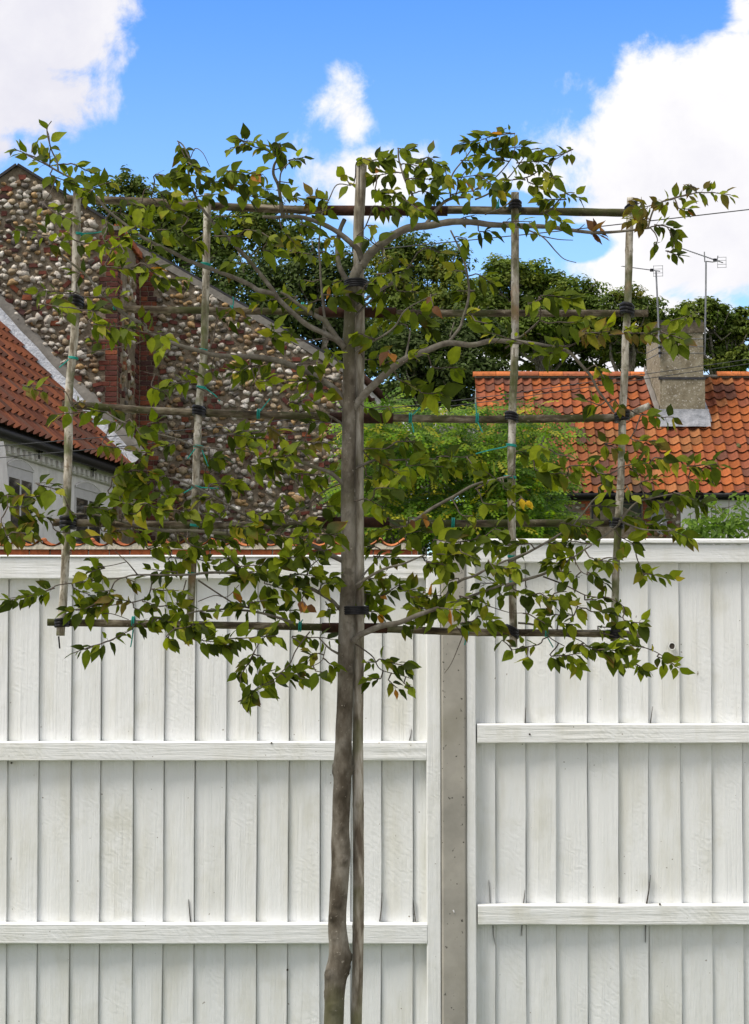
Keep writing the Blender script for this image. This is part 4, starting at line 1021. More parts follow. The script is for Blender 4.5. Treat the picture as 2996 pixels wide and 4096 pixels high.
# ------------------------------------------------------------------ trained tree and its cane frame
YT = 5.8
ST = YT / F
ORG = {'A': (0, 400, 1.652), 'B': (900, 400, 1.652), 'C': (1900, 400, 1.5073), 'D': (0, 1300, 1.652), 'E': (900, 1300, 1.652), 'F': (1900, 1300, 1.5073),
       'G': (0, 2200, 1.652), 'H': (900, 2200, 1.652), 'I': (1900, 2200, 1.5073), 'J': (900, 3100, 1.652), 'Z': (1000, 1000, 3.304), 'S': (0, 0, 1.0)}
def to_src(rg, pt):
    ox, oy, s = ORG[rg]; return (ox + pt[0] / s, oy + pt[1] / s)
def smooth_path(pts, step=12.0):
    """Catmull-Rom through photo points (tuples of any length), about step pixels apart"""
    if len(pts) < 3: pts = [pts[0], tuple((a + b_) / 2 for a, b_ in zip(pts[0], pts[-1])), pts[-1]]
    out = []; n = len(pts)
    for i in range(n - 1):
        p0, p1, p2, p3 = pts[max(i - 1, 0)], pts[i], pts[i + 1], pts[min(i + 2, n - 1)]
        L = math.hypot(p2[0] - p1[0], p2[1] - p1[1]); m_ = max(1, int(L / step))
        for j in range(m_):
            t = j / m_; t2, t3 = t * t, t * t * t
            out.append(tuple(.5 * (2 * b_ + (c - a) * t + (2 * a - 5 * b_ + 4 * c - d) * t2 + (3 * b_ - a - 3 * c + d) * t3) for a, b_, c, d in zip(p0, p1, p2, p3)))
    out.append(tuple(pts[-1])); return out

frame = empty('cane_frame', (P(1450, 2500, YT + .06).x, YT + .06, 0), 'weathered cane trellis frame tied to the trained tree, four uprights and five rails', 'trellis')
YH, YV = YT + .065, YT + .033
def cane(name, pts, wpx, Y, mat, nodes=0, parent=frame, sides=14):
    q = smooth_path(pts, 14); b = MB(); seed = pts[0][0] * .37 + pts[0][1] * .11
    P3 = []; rr = []
    L = len(q)
    for i, p in enumerate(q):
        P3.append(P(p[0] + noise.noise(Vector((seed, i * .13, 0))) * 1.6, p[1], Y))
        r_ = wpx * ST / 2 * (1 + noise.noise(Vector((seed + 9, i * .2, 3))) * .07)
        if nodes and (i + int(seed)) % nodes == 0: r_ *= 1.10
        rr.append(r_)
    b.tube(P3, rr, sides); return b.build(name, M[mat], parent, smooth=False if sides < 8 else True, origin=P3[0])
uprights = [[(309, 758), (303, 1100), (297, 1350), (278, 1542), (272, 1845), (266, 2087), (259, 2299), (242, 2543)],
            [(830, 775), (824, 1100), (816, 1400), (793, 1663), (781, 2026), (769, 2300), (754, 2578)],
            [(2060, 770), (2060, 1100), (2059, 1395), (2049, 1672), (2046, 1937), (2050, 2295), (2054, 2588)],
            [(2523, 791), (2517, 964), (2510, 1216), (2501, 1400), (2490, 1672), (2483, 1930), (2471, 2130), (2463, 2295), (2456, 2566)]]
for u, wd in zip(uprights, (34, 31, 32, 30)): cane('upright', u, wd, YV, 'cane', 23)
rails_ = [([(258, 797), (545, 806), (900, 827), (1300, 843), (1450, 846), (1778, 840), (1900, 841), (2200, 846), (2530, 852)], 33),
          ([(285, 1226), (605, 1238), (968, 1244), (1270, 1248), (1584, 1253), (1900, 1253), (2592, 1253)], 29),
          ([(250, 1618), (424, 1630), (605, 1642), (968, 1657), (1263, 1666), (1596, 1672), (1900, 1678), (2200, 1675), (2470, 1671)], 31),
          ([(213, 2090), (303, 2091), (763, 2102), (1100, 2100), (1566, 2094), (1900, 2094), (2099, 2093), (2500, 2092)], 30),
          ([(190, 2489), (600, 2496), (999, 2503), (1287, 2509), (1596, 2518), (1900, 2529), (2232, 2532), (2578, 2538)], 30)]
for r_, wd in rails_: cane('rail', r_, wd, YH, 'bar', 31)
for (a, b_, v, wd) in ((1285, 1790, 843, 42), (1275, 1585, 1250, 43), (1318, 1572, 1672, 45), (1252, 1558, 2089, 43), (1287, 1549, 2512, 41)):
    vv = v; q = [P(a, vv - 1, YH), P((a + b_) / 2, vv, YH), P(b_, vv + 1, YH)]
    b = MB(); b.tube(q, wd * ST / 2, 18); b.build('iron_sleeve', M['rust'], frame, smooth=True)
cane('cut_end', [(2510, 1668), (2545, 1645), (2600, 1622)], 27, YH - .03, 'cane')
# loose prongs below the uprights
for (pt, w_) in (([(234, 2545), (236, 2570), (238, 2594)], 7), ([(535, 2520), (527, 2560), (522, 2588)], 4), ([(681, 2520), (672, 2560), (666, 2588)], 5)):
    cane('wire_end', pt, w_, YV, 'rubber', sides=6)
stake = empty('wooden_stake', (P(1433, 3000, YT + .03).x, YT + .03, 0), 'round grey wooden stake standing beside the tree trunk', 'stake')
sk = [(1447, 657), (1440, 800), (1434, 945), (1438, 1308), (1434, 1663), (1434, 2026), (1436, 2442), (1434, 2684), (1431, 2987), (1433, 3282), (1434, 3584), (1430, 3887), (1425, 4093), (1420, 4500), (1418, 4850)]
q = smooth_path(sk, 16); b = MB(); P3 = []; rr = []
for i, p in enumerate(q):
    P3.append(P(p[0], p[1], YT + .03)); r_ = (43 if p[1] < 3000 else 45) * ST / 2 * (1 + noise.noise(Vector((i * .21, 1, 1))) * .05)
    if i % 29 == 11: r_ *= 1.07
    rr.append(r_)
b.tube(P3, rr, 18); sp = b.build('shaft', M['stake'], stake, smooth=True)
b = MB(); cr = [P(1436, v, YT + .03 - 43 * ST / 2 + .0008) for v in (660, 700, 740, 780, 830)]; b.tube(cr, [.0012, .0016, .0018, .0014, .0008], 5); b.build('crack', M['dark_wood'], stake)

def strap(parent, u, v, wpx, hpx, depth, Y, mat, turns=3, tilt=0.0, name='tie'):
    """a band wound round what stands there: wpx wide, hpx high, depth metres front to back"""
    b = MB(); n = 20; th = hpx / turns
    for k in range(turns):
        pts = []; vv = v + (k - (turns - 1) / 2) * th
        for j in range(n + 1):
            a = 2 * math.pi * j / n
            c = P(u + math.cos(a) * wpx / 2, vv + tilt * math.cos(a) * wpx / 2 + (j / n - .5) * th * .4, Y); c.y += math.sin(a) * depth / 2
            pts.append(c)
        b.tube(pts, th * ST * .58, 6, caps=False)
    return b.build(name, M[mat], parent, smooth=True)
for (u, v, wd, h, tl) in ((306, 1207, 40, 44, .1), (272, 2090, 46, 52, 0), (249, 2490, 46, 36, -.1), (796, 1645, 40, 38, .15), (2046, 1668, 40, 34, .25), (2524, 832, 38, 30, -.4), (2508, 1240, 40, 44, .3),
                          (2488, 1665, 44, 40, -.2), (2466, 2093, 44, 36, .2), (2060, 825, 38, 36, 0), (2048, 2525, 40, 36, .5), (2455, 2535, 46, 34, 0)):
    strap(frame, u, v, wd + 4, h, .085, (YH + YV) / 2, 'rubber', 3, tl, 'rubber_tie')
for (u, v) in ((1420, 2442), (1424, 1140)):
    strap(frame, u, v, 104 if v > 2000 else 88, 34, .105, YT + .015, 'rubber', 4, -.03, 'tree_tie')
def gtie(u, v, vert, tails=(), turns=2):
    if vert: strap(frame, u, v, 37, 10, 38 * ST, YV, 'twine', turns, .12, 'green_tie')
    else:
        b = MB(); n = 16
        for k in range(turns):
            pts = []
            for j in range(n + 1):
                a = 2 * math.pi * j / n; c = P(u + (k - .5) * 7 + (j / n - .5) * 4, v + math.sin(a) * 19, YH); c.y += math.cos(a) * 19 * ST; pts.append(c)
            b.tube(pts, .0022, 5, caps=False)
        b.build('green_tie', M['twine'], frame, smooth=True)
    for tl in tails:
        b = MB(); b.tube([P(*p, YV - .02) for p in tl], .0017, 5); b.build('twine_tail', M['twine'], frame)
gtie(318, 936, True, [[(336, 934), (380, 932), (410, 926)]]); gtie(823, 1057, True); gtie(460, 1224, False); gtie(926, 1242, False, [[(930, 1235), (934, 1210), (933, 1188)]])
gtie(293, 1432, True, [[(275, 1438), (255, 1455), (237, 1470)]]); gtie(811, 1401, True, [[(795, 1397), (765, 1394)]]); gtie(805, 1550, True, [[(820, 1552), (860, 1580), (880, 1605)]]); gtie(794, 1786, True, [[(780, 1795), (750, 1835)], [(808, 1800), (833, 1865)]])
gtie(786, 1948, True, [[(805, 1950), (875, 1954)], [(770, 1952), (735, 1972)]]); gtie(780, 2102, True); gtie(771, 2294, True, [[(755, 2298), (720, 2302)]])
gtie(533, 2486, False, [[(533, 2505), (528, 2560), (522, 2588)]]); gtie(1200, 2506, False, [[(1203, 2490), (1212, 2478)]]); gtie(1868, 2528, False, [[(1866, 2545), (1858, 2580)]]); gtie(2186, 2527, False, [[(2190, 2550), (2213, 2590)]])
gtie(1034, 1656, False, [[(1040, 1645), (1080, 1595)]]); gtie(1641, 1672, False, [[(1650, 1660), (1680, 1630)], [(1648, 1690), (1655, 1730)]]); gtie(1655, 2092, False); gtie(1812, 2092, False); gtie(1908, 1672, False, [[(1906, 1655), (1903, 1610)], [(1912, 1690), (1930, 1730)]])
gtie(2054, 1367, True); gtie(2045, 1781, True, [[(2028, 1786), (1960, 1800), (1903, 1815)]]); gtie(2045, 1908, True, [[(2030, 1905), (2015, 1903)]]); gtie(2050, 2227, True); gtie(2056, 2330, True); gtie(1990, 828, False, [[(1990, 815), (2000, 785)]]); gtie(1210, 1230, False, [[(1205, 1225), (1180, 1235), (1155, 1217)]])

tree = empty('hornbeam_tree', (P(1340, 4500, YT).x, YT, 0), 'young hornbeam trained flat on a cane frame in front of the white fence', 'tree')
# trunk: centre line and width in photo pixels
tr = [('J', 690, 2600, 140), ('J', 700, 2200, 136), ('J', 712, 1900, 132), ('J', 720, 1640, 130), ('J', 725, 1450, 134), ('J', 735, 1300, 146), ('J', 755, 1185, 138), ('J', 742, 1000, 120), ('J', 750, 800, 118), ('J', 765, 560, 124), ('J', 764, 350, 119), ('J', 775, 50, 115),
      ('H', 778, 1440, 122), ('H', 785, 1200, 110), ('H', 795, 900, 105), ('H', 800, 700, 110), ('H', 805, 500, 110), ('H', 810, 300, 104), ('E', 815, 1640, 97), ('E', 815, 1200, 96), ('E', 815, 1000, 96), ('E', 820, 600, 92), ('E', 822, 300, 88), ('E', 818, 100, 80),
      ('B', 820, 1500, 74), ('B', 828, 1330, 70), ('B', 848, 1190, 74), ('B', 888, 1090, 78)]
tp = [(*to_src(a, (x, y)), wd / ORG[a][2]) for a, x, y, wd in tr]
q = smooth_path(tp, 9)
bumps = [('H', 730, 1450, -1), ('H', 832, 1450, 1), ('H', 820, 800, .6), ('H', 780, 1020, 0), ('J', 790, 125, .2), ('J', 760, 345, 0), ('J', 795, 565, .4), ('J', 735, 850, -.1), ('J', 700, 935, -.6), ('J', 720, 1060, -.3), ('J', 745, 1185, -.2), ('J', 818, 1205, 1),
         ('J', 670, 1310, -.7), ('J', 798, 1290, 1), ('J', 715, 1530, -.1), ('J', 668, 1450, -1), ('E', 820, 740, 0), ('E', 815, 1250, 0), ('E', 830, 320, -.1), ('E', 850, 1000, .6), ('H', 790, 1290, 0)]
bm_ = [(*to_src(a, (x, y)), s, rnd.uniform(.75, 1.9), rnd.uniform(.25, 1.0)) for a, x, y, s in bumps]
vs = []; fs = []; tcol = []; SD = 28
for i, p in enumerate(q):
    c = P(p[0], p[1], YT); r0 = p[2] * ST / 2
    for k in range(SD):
        a = 2 * math.pi * k / SD; dx, dy = math.cos(a), math.sin(a)
        sc_ = 0.0; r_ = r0 * (1 + noise.noise(Vector((dx * 1.2, dy * 1.2, i * .09))) * .06)
        for (bx, by, s, bsz, bst) in bm_:
            dvv = (p[1] - by) / (15.0 * bsz)
            if abs(dvv) < 2.4:
                ba = math.acos(max(-1, min(1, s))); da = math.acos(max(-1, min(1, dx * math.cos(ba) - dy * math.sin(ba))))
                da /= bsz * .8; g = math.exp(-dvv * dvv - (da / .5) ** 2) * bst; ring = math.exp(-((math.hypot(dvv, da / .42) - .55) / .3) ** 2) * bst
                r_ += .0050 * g + .0032 * ring; sc_ += .55 * ring
        vs.append(c + Vector((dx, dy, 0)) * r_); tcol.append((max(.4, 1 - sc_),) * 3)
for i in range(len(q) - 1):
    for k in range(SD): fs.append((i * SD + k, i * SD + SD + k, i * SD + SD + (k + 1) % SD, i * SD + (k + 1) % SD))
b = MB(); b.add(vs, fs, tcol); b.build('trunk', M['bark'], tree, smooth=True, fix=True)

samples = []        # (u, v, Y) along all wood, for attaching twigs
for p in q: samples.append((p[0], p[1], YT))
def branch(spec, w0, w1, y0=None, ydrift=None, name='branch'):
    """spec: list of (region, points); widths in photo pixels"""
    pts = []
    for rg, pp in spec: pts += [to_src(rg, p) for p in pp]
    qq = smooth_path([(p[0], p[1]) for p in pts], 10); n = len(qq); seed = pts[0][0] * .013 + pts[0][1] * .007
    if y0 is None: y0 = nearest(pts[0][0], pts[0][1])[2]
    if ydrift is None: ydrift = rnd.uniform(-.07, .05)
    P3 = []; rr = []
    for i, p in enumerate(qq):
        k = i / (n - 1); Y = y0 + ydrift * min(1, k * 1.6) + noise.noise(Vector((seed * 5, k * 3, 0))) * .03 * min(1, k * 3)
        P3.append(P(p[0], p[1], Y)); wv_ = (w0 * (1 - k) + w1 * k)
        rr.append(wv_ * ST / 2 * (1 + noise.noise(Vector((seed * 9, i * .35, 3))) * .13)); samples.append((p[0], p[1], Y))
    b = MB(); b.tube(P3, rr, 12 if w0 > 14 else 7); return b.build(name, M['branch'] if w0 > 7 else M['twig'], tree, smooth=True, origin=P3[0])
def nearest(u, v):
    return min(samples, key=lambda s: (s[0] - u) ** 2 + (s[1] - v) ** 2)
br = [([('B', [(905, 1110), (930, 1050), (975, 1000), (1060, 930), (1200, 850), (1350, 830), (1500, 805), (1640, 808)]), ('C', [(100, 752), (250, 757), (450, 766), (620, 790), (740, 800), (900, 790), (1060, 770)])], 38, 8, YT, -.02),
      ([('B', [(905, 1060), (885, 1000), (850, 960), (740, 870), (620, 810), (480, 770), (330, 775), (250, 770)])], 26, 11, YT, -.03),
      ([('Z', [(1270, 1380), (1230, 1260), (1150, 1170), (1040, 1010), (985, 930), (870, 870), (700, 760), (600, 690), (480, 600), (400, 560)])], 30, 10, YT, -.04),
      ([('Z', [(1250, 1290), (1130, 1180), (990, 1105), (770, 1000), (620, 880), (480, 750), (370, 640), (330, 570), (200, 400), (80, 250), (0, 150)]), ('A', [(1560, 970), (1480, 880), (1400, 800), (1320, 690), (1270, 580), (1240, 450)])], 24, 8, YT - .01, -.08),
      ([('Z', [(340, 585), (250, 560), (100, 530), (0, 460)]), ('A', [(1500, 1155), (1390, 1115), (1240, 1060), (1150, 1010), (1000, 940), (900, 880), (800, 800), (700, 720), (620, 620), (560, 560), (480, 520), (400, 480), (330, 440), (260, 390), (150, 350)])], 20, 6),
      ([('Z', [(990, 930), (960, 700), (945, 500), (930, 330), (925, 150), (910, 0)]), ('B', [(625, 900), (640, 760), (690, 650), (740, 560), (830, 565)])], 11, 4),
      ([('E', [(810, 560), (775, 510), (740, 440), (650, 370), (560, 320), (470, 280), (380, 245), (250, 215), (100, 210), (0, 205)]), ('D', [(1400, 195), (1320, 170), (1200, 140), (1060, 90), (960, 30)]), ('A', [(960, 1490), (830, 1420), (740, 1340), (640, 1240), (560, 1150), (450, 1060), (350, 970), (320, 930)])], 28, 7, YT, -.02),
      ([('D', [(960, 100), (880, 130), (760, 150), (600, 180), (530, 200)])], 7, 3),
      ([('E', [(840, 560), (880, 505), (930, 450), (1000, 380), (1100, 290), (1200, 220), (1330, 170), (1470, 120), (1630, 132)]), ('F', [(100, 95), (220, 100), (330, 110), (450, 130), (560, 160), (640, 240), (700, 310), (740, 390), (800, 470), (840, 530)])], 33, 8, YT, -.05),
      ([('E', [(1470, 122), (1550, 20)]), ('B', [(1570, 1450), (1610, 1300), (1600, 1150), (1560, 1010), (1490, 860)])], 13, 7),
      ([('F', [(220, 95), (290, 60), (390, -30)]), ('C', [(400, 1330)])], 8, 3), ([('E', [(1190, 225), (1210, 130), (1225, 40)])], 10, 6),
      ([('B', [(800, 1530), (840, 1450), (950, 1340), (1030, 1260), (1120, 1210)])], 11, 6), ([('B', [(860, 1370), (980, 1280), (1080, 1220), (1180, 1150), (1270, 1010)])], 12, 5),
      ([('E', [(850, 190), (920, 140), (1060, 60), (1130, 0)]), ('B', [(1190, 1390), (1310, 1320), (1400, 1280)])], 10, 4),
      ([('E', [(820, 690), (740, 630), (650, 590), (500, 580)])], 12, 6), ([('D', [(700, 580), (830, 650), (1000, 710), (1160, 750), (1300, 800), (1450, 820), (1600, 830)]), ('E', [(200, 850)])], 8, 6, YT - .02, 0),
      ([('E', [(815, 1085), (770, 1040), (700, 980), (600, 940), (450, 895), (300, 890)])], 18, 8, YT, -.05), ([('E', [(760, 1050), (650, 1100), (560, 1180), (480, 1240), (400, 1280)])], 6, 3),
      ([('E', [(330, 1320), (200, 1290), (0, 1180)]), ('D', [(1480, 1170), (1330, 1090), (1200, 1030), (1050, 1000), (900, 1000), (740, 1010)])], 13, 6, YT, -.02),
      ([('E', [(800, 1570), (770, 1555), (700, 1520), (580, 1460), (420, 1430), (200, 1410), (50, 1385)]), ('D', [(1500, 1380), (1260, 1360), (1100, 1360), (920, 1330), (740, 1280), (600, 1250), (480, 1250)])], 22, 7, YT, -.02),
      ([('H', [(790, 420), (750, 380), (700, 330), (600, 270), (530, 240), (340, 190), (200, 160), (0, 150)]), ('G', [(1380, 150), (1200, 165), (900, 165), (800, 185), (650, 190), (480, 170)])], 17, 4, YT, -.03),
      ([('H', [(450, 480), (330, 440), (180, 405), (0, 390)]), ('G', [(1500, 390), (1300, 405), (1200, 440)])], 12, 6, YT - .02, -.02),
      ([('G', [(650, 190), (600, 205), (390, 230), (340, 255), (230, 290), (60, 320)])], 6, 3), ([('G', [(800, 185), (760, 210), (700, 310), (560, 390)])], 6, 3), ([('G', [(910, 165), (840, 80), (760, 10)])], 6, 3), ([('G', [(830, 80), (720, 105), (640, 110)])], 4, 3),
      ([('G', [(1310, 200), (1430, 280), (1560, 360), (1650, 385)])], 7, 5, YT - .03, 0), ([('G', [(1310, 340), (1420, 300), (1500, 310), (1580, 230)])], 4, 3, YT - .03, 0), ([('G', [(1005, 205), (980, 300), (900, 340), (700, 370), (500, 400)])], 6, 3), ([('G', [(1230, 200), (1200, 300), (1160, 360)])], 6, 3),
      ([('G', [(620, 430), (730, 420), (850, 460)])], 4, 3, YT - .02, 0), ([('G', [(870, 525), (720, 600), (560, 660)])], 5, 3, YT - .02, 0),
      ([('H', [(850, 610), (880, 570), (940, 540), (1040, 500), (1150, 480), (1300, 420), (1450, 370), (1560, 330), (1640, 300)]), ('I', [(80, 240), (180, 205)])], 27, 8, YT - .02, -.04),
      ([('H', [(1440, 370), (1480, 270), (1560, 200), (1650, 170)]), ('I', [(100, 100), (210, 55), (330, 10)])], 12, 7), ([('I', [(180, 215), (260, 190), (400, 150), (480, 110), (600, 40)]), ('F', [(620, 1380), (700, 1330)])], 15, 5),
      ([('H', [(850, 240), (900, 210), (1040, 130), (1180, 90), (1300, 40), (1380, 20)])], 14, 5, YT, -.05), ([('H', [(890, 210), (920, 160), (980, 90), (1040, 10)])], 10, 5),
      ([('E', [(1200, 1310), (1270, 1280), (1370, 1210), (1500, 1140), (1640, 1060)]), ('F', [(130, 930), (220, 910)])], 14, 9, YT - .02, -.03), ([('E', [(860, 950), (900, 930), (1000, 890), (1100, 895), (1300, 885), (1500, 890)])], 12, 4),
      ([('F', [(200, 1430), (360, 1350), (560, 1230), (640, 1150), (720, 1050), (820, 1000), (900, 990)])], 12, 4, YT - .02, -.04), ([('F', [(690, 1110), (820, 1070)])], 6, 3), ([('F', [(860, 1210), (960, 1080), (1080, 1040), (1250, 1010)])], 9, 4, YT - .02, -.03), ([('F', [(870, 1180), (1000, 1230), (1150, 1240)])], 9, 4, YT - .02, -.03), ([('F', [(740, 1300), (860, 1210)])], 8, 7, YT - .02, 0),
      ([('F', [(0, 990), (130, 930), (220, 910)])], 7, 6, YT - .02, 0), ([('I', [(260, 440), (350, 450), (420, 480), (600, 490), (760, 490)])], 9, 5, YT - .0, .0), ([('I', [(60, 330), (200, 375), (290, 380)])], 4, 3), ([('I', [(410, 160), (540, 210), (660, 270), (740, 285)])], 7, 4), ([('I', [(590, 40), (640, 130), (690, 150)])], 5, 3),
      ([('I', [(760, 500), (880, 530), (1000, 580), (1100, 620), (1200, 690)])], 6, 3), ([('I', [(430, 500), (460, 535), (540, 580)])], 5, 3), ([('I', [(820, 620), (890, 690), (960, 660)])], 4, 3), ([('I', [(560, 520), (640, 550), (700, 600)])], 5, 3),
      ([('H', [(560, 540), (470, 660), (430, 750), (380, 800), (330, 850), (200, 920), (130, 980)])], 6, 3, YT - .02, -.03), ([('H', [(780, 700), (740, 680), (690, 650), (620, 580)])], 11, 5, YT, -.02), ([('H', [(665, 640), (640, 730), (570, 770)])], 4, 3), ([('H', [(860, 620), (920, 660), (980, 710), (1030, 790), (1170, 830), (1230, 850)])], 6, 3),
      ([('H', [(350, 480), (240, 600), (200, 660), (110, 830), (100, 900)])], 5, 3, YT - .02, -.02), ([('H', [(1570, 570), (1500, 740), (1450, 815)])], 4, 2, YT, -.02),
      ([('C', [(270, 770), (400, 820), (490, 915), (540, 960), (610, 980)])], 8, 3), ([('C', [(400, 820), (500, 840), (590, 845)])], 5, 3), ([('C', [(0, 600), (90, 560), (200, 470), (300, 340)])], 8, 4, YT - .02, 0), ([('C', [(620, 785), (660, 750)])], 5, 3), ([('C', [(430, 760), (440, 690), (540, 570), (600, 560)])], 10, 4), ([('C', [(1040, 775), (1090, 640), (1200, 590), (1340, 560), (1450, 560)])], 9, 3), ([('C', [(1060, 765), (1150, 760), (1200, 860), (1180, 920)])], 6, 3),
      ([('B', [(1640, 300), (1700, 230)]), ('C', [(110, 200), (190, 170)])], 5, 3, YT - .03, 0), ([('C', [(0, 540), (120, 470), (230, 330), (240, 200)])], 7, 3, YT - .02, -.02), ([('C', [(60, 690), (180, 640), (260, 560)])], 8, 4, YT - .02, -.02), ([('C', [(230, 480), (330, 460), (420, 400), (560, 310)])], 6, 3, YT - .03, -.02),
      ([('B', [(1260, 830), (1240, 640), (1190, 530), (1150, 400), (1145, 320)])], 14, 6), ([('B', [(1330, 820), (1420, 700), (1500, 650), (1640, 640)])], 17, 10), ([('B', [(1490, 650), (1500, 500), (1590, 380), (1640, 310)])], 8, 5), ([('B', [(1520, 645), (1560, 520), (1590, 470)])], 7, 4), ([('B', [(1060, 930), (1040, 1000), (1050, 1110)])], 6, 3),
      ([('B', [(380, 770), (365, 640), (350, 560), (320, 490), (325, 430), (345, 380), (300, 310), (150, 270)])], 17, 4), ([('B', [(362, 580), (370, 480), (420, 420), (480, 390)])], 8, 3), ([('B', [(330, 460), (400, 440)])], 5, 3),
      ([('B', [(830, 1220), (790, 1170), (750, 1080), (745, 960), (760, 860), (790, 790)])], 23, 18, YT + .04, .03), ([('A', [(385, 470), (375, 400), (340, 330), (310, 200), (340, 140)])], 8, 4), ([('A', [(1330, 620), (1310, 500), (1260, 400), (1210, 300), (1170, 270)])], 12, 5), ([('A', [(1260, 380), (1290, 320), (1340, 350), (1385, 440)])], 4, 2),
      ([('E', [(730, 110), (660, 90), (520, 105), (390, 95)])], 6, 4), ([('E', [(480, 300), (440, 330), (330, 305)])], 5, 3), ([('C', [(180, 1500), (330, 1390), (390, 1330)])], 7, 4, YT - .02, 0), ([('B', [(960, 760), (920, 850), (870, 900)])], 6, 4, YT - .03, 0), ([('B', [(410, 640), (415, 590)])], 5, 4, YT - .01, 0)]
br += [([('D', [(1640, 560), (1450, 490), (1300, 410), (1150, 360), (950, 310)])], 6, 3, YT - .03, 0), ([('D', [(480, 1250), (430, 1150), (415, 1080), (330, 1045), (230, 1045)])], 5, 3, YT - .03, -.02), ([('D', [(700, 580), (500, 555), (430, 440), (300, 395), (170, 410)])], 6, 3, YT - .03, -.02),
      ([('C', [(560, 1490), (700, 1430), (900, 1410), (1060, 1400), (1180, 1370), (1330, 1290)])], 7, 3, YT - .03, -.02)]
for s in br: branch(*s)

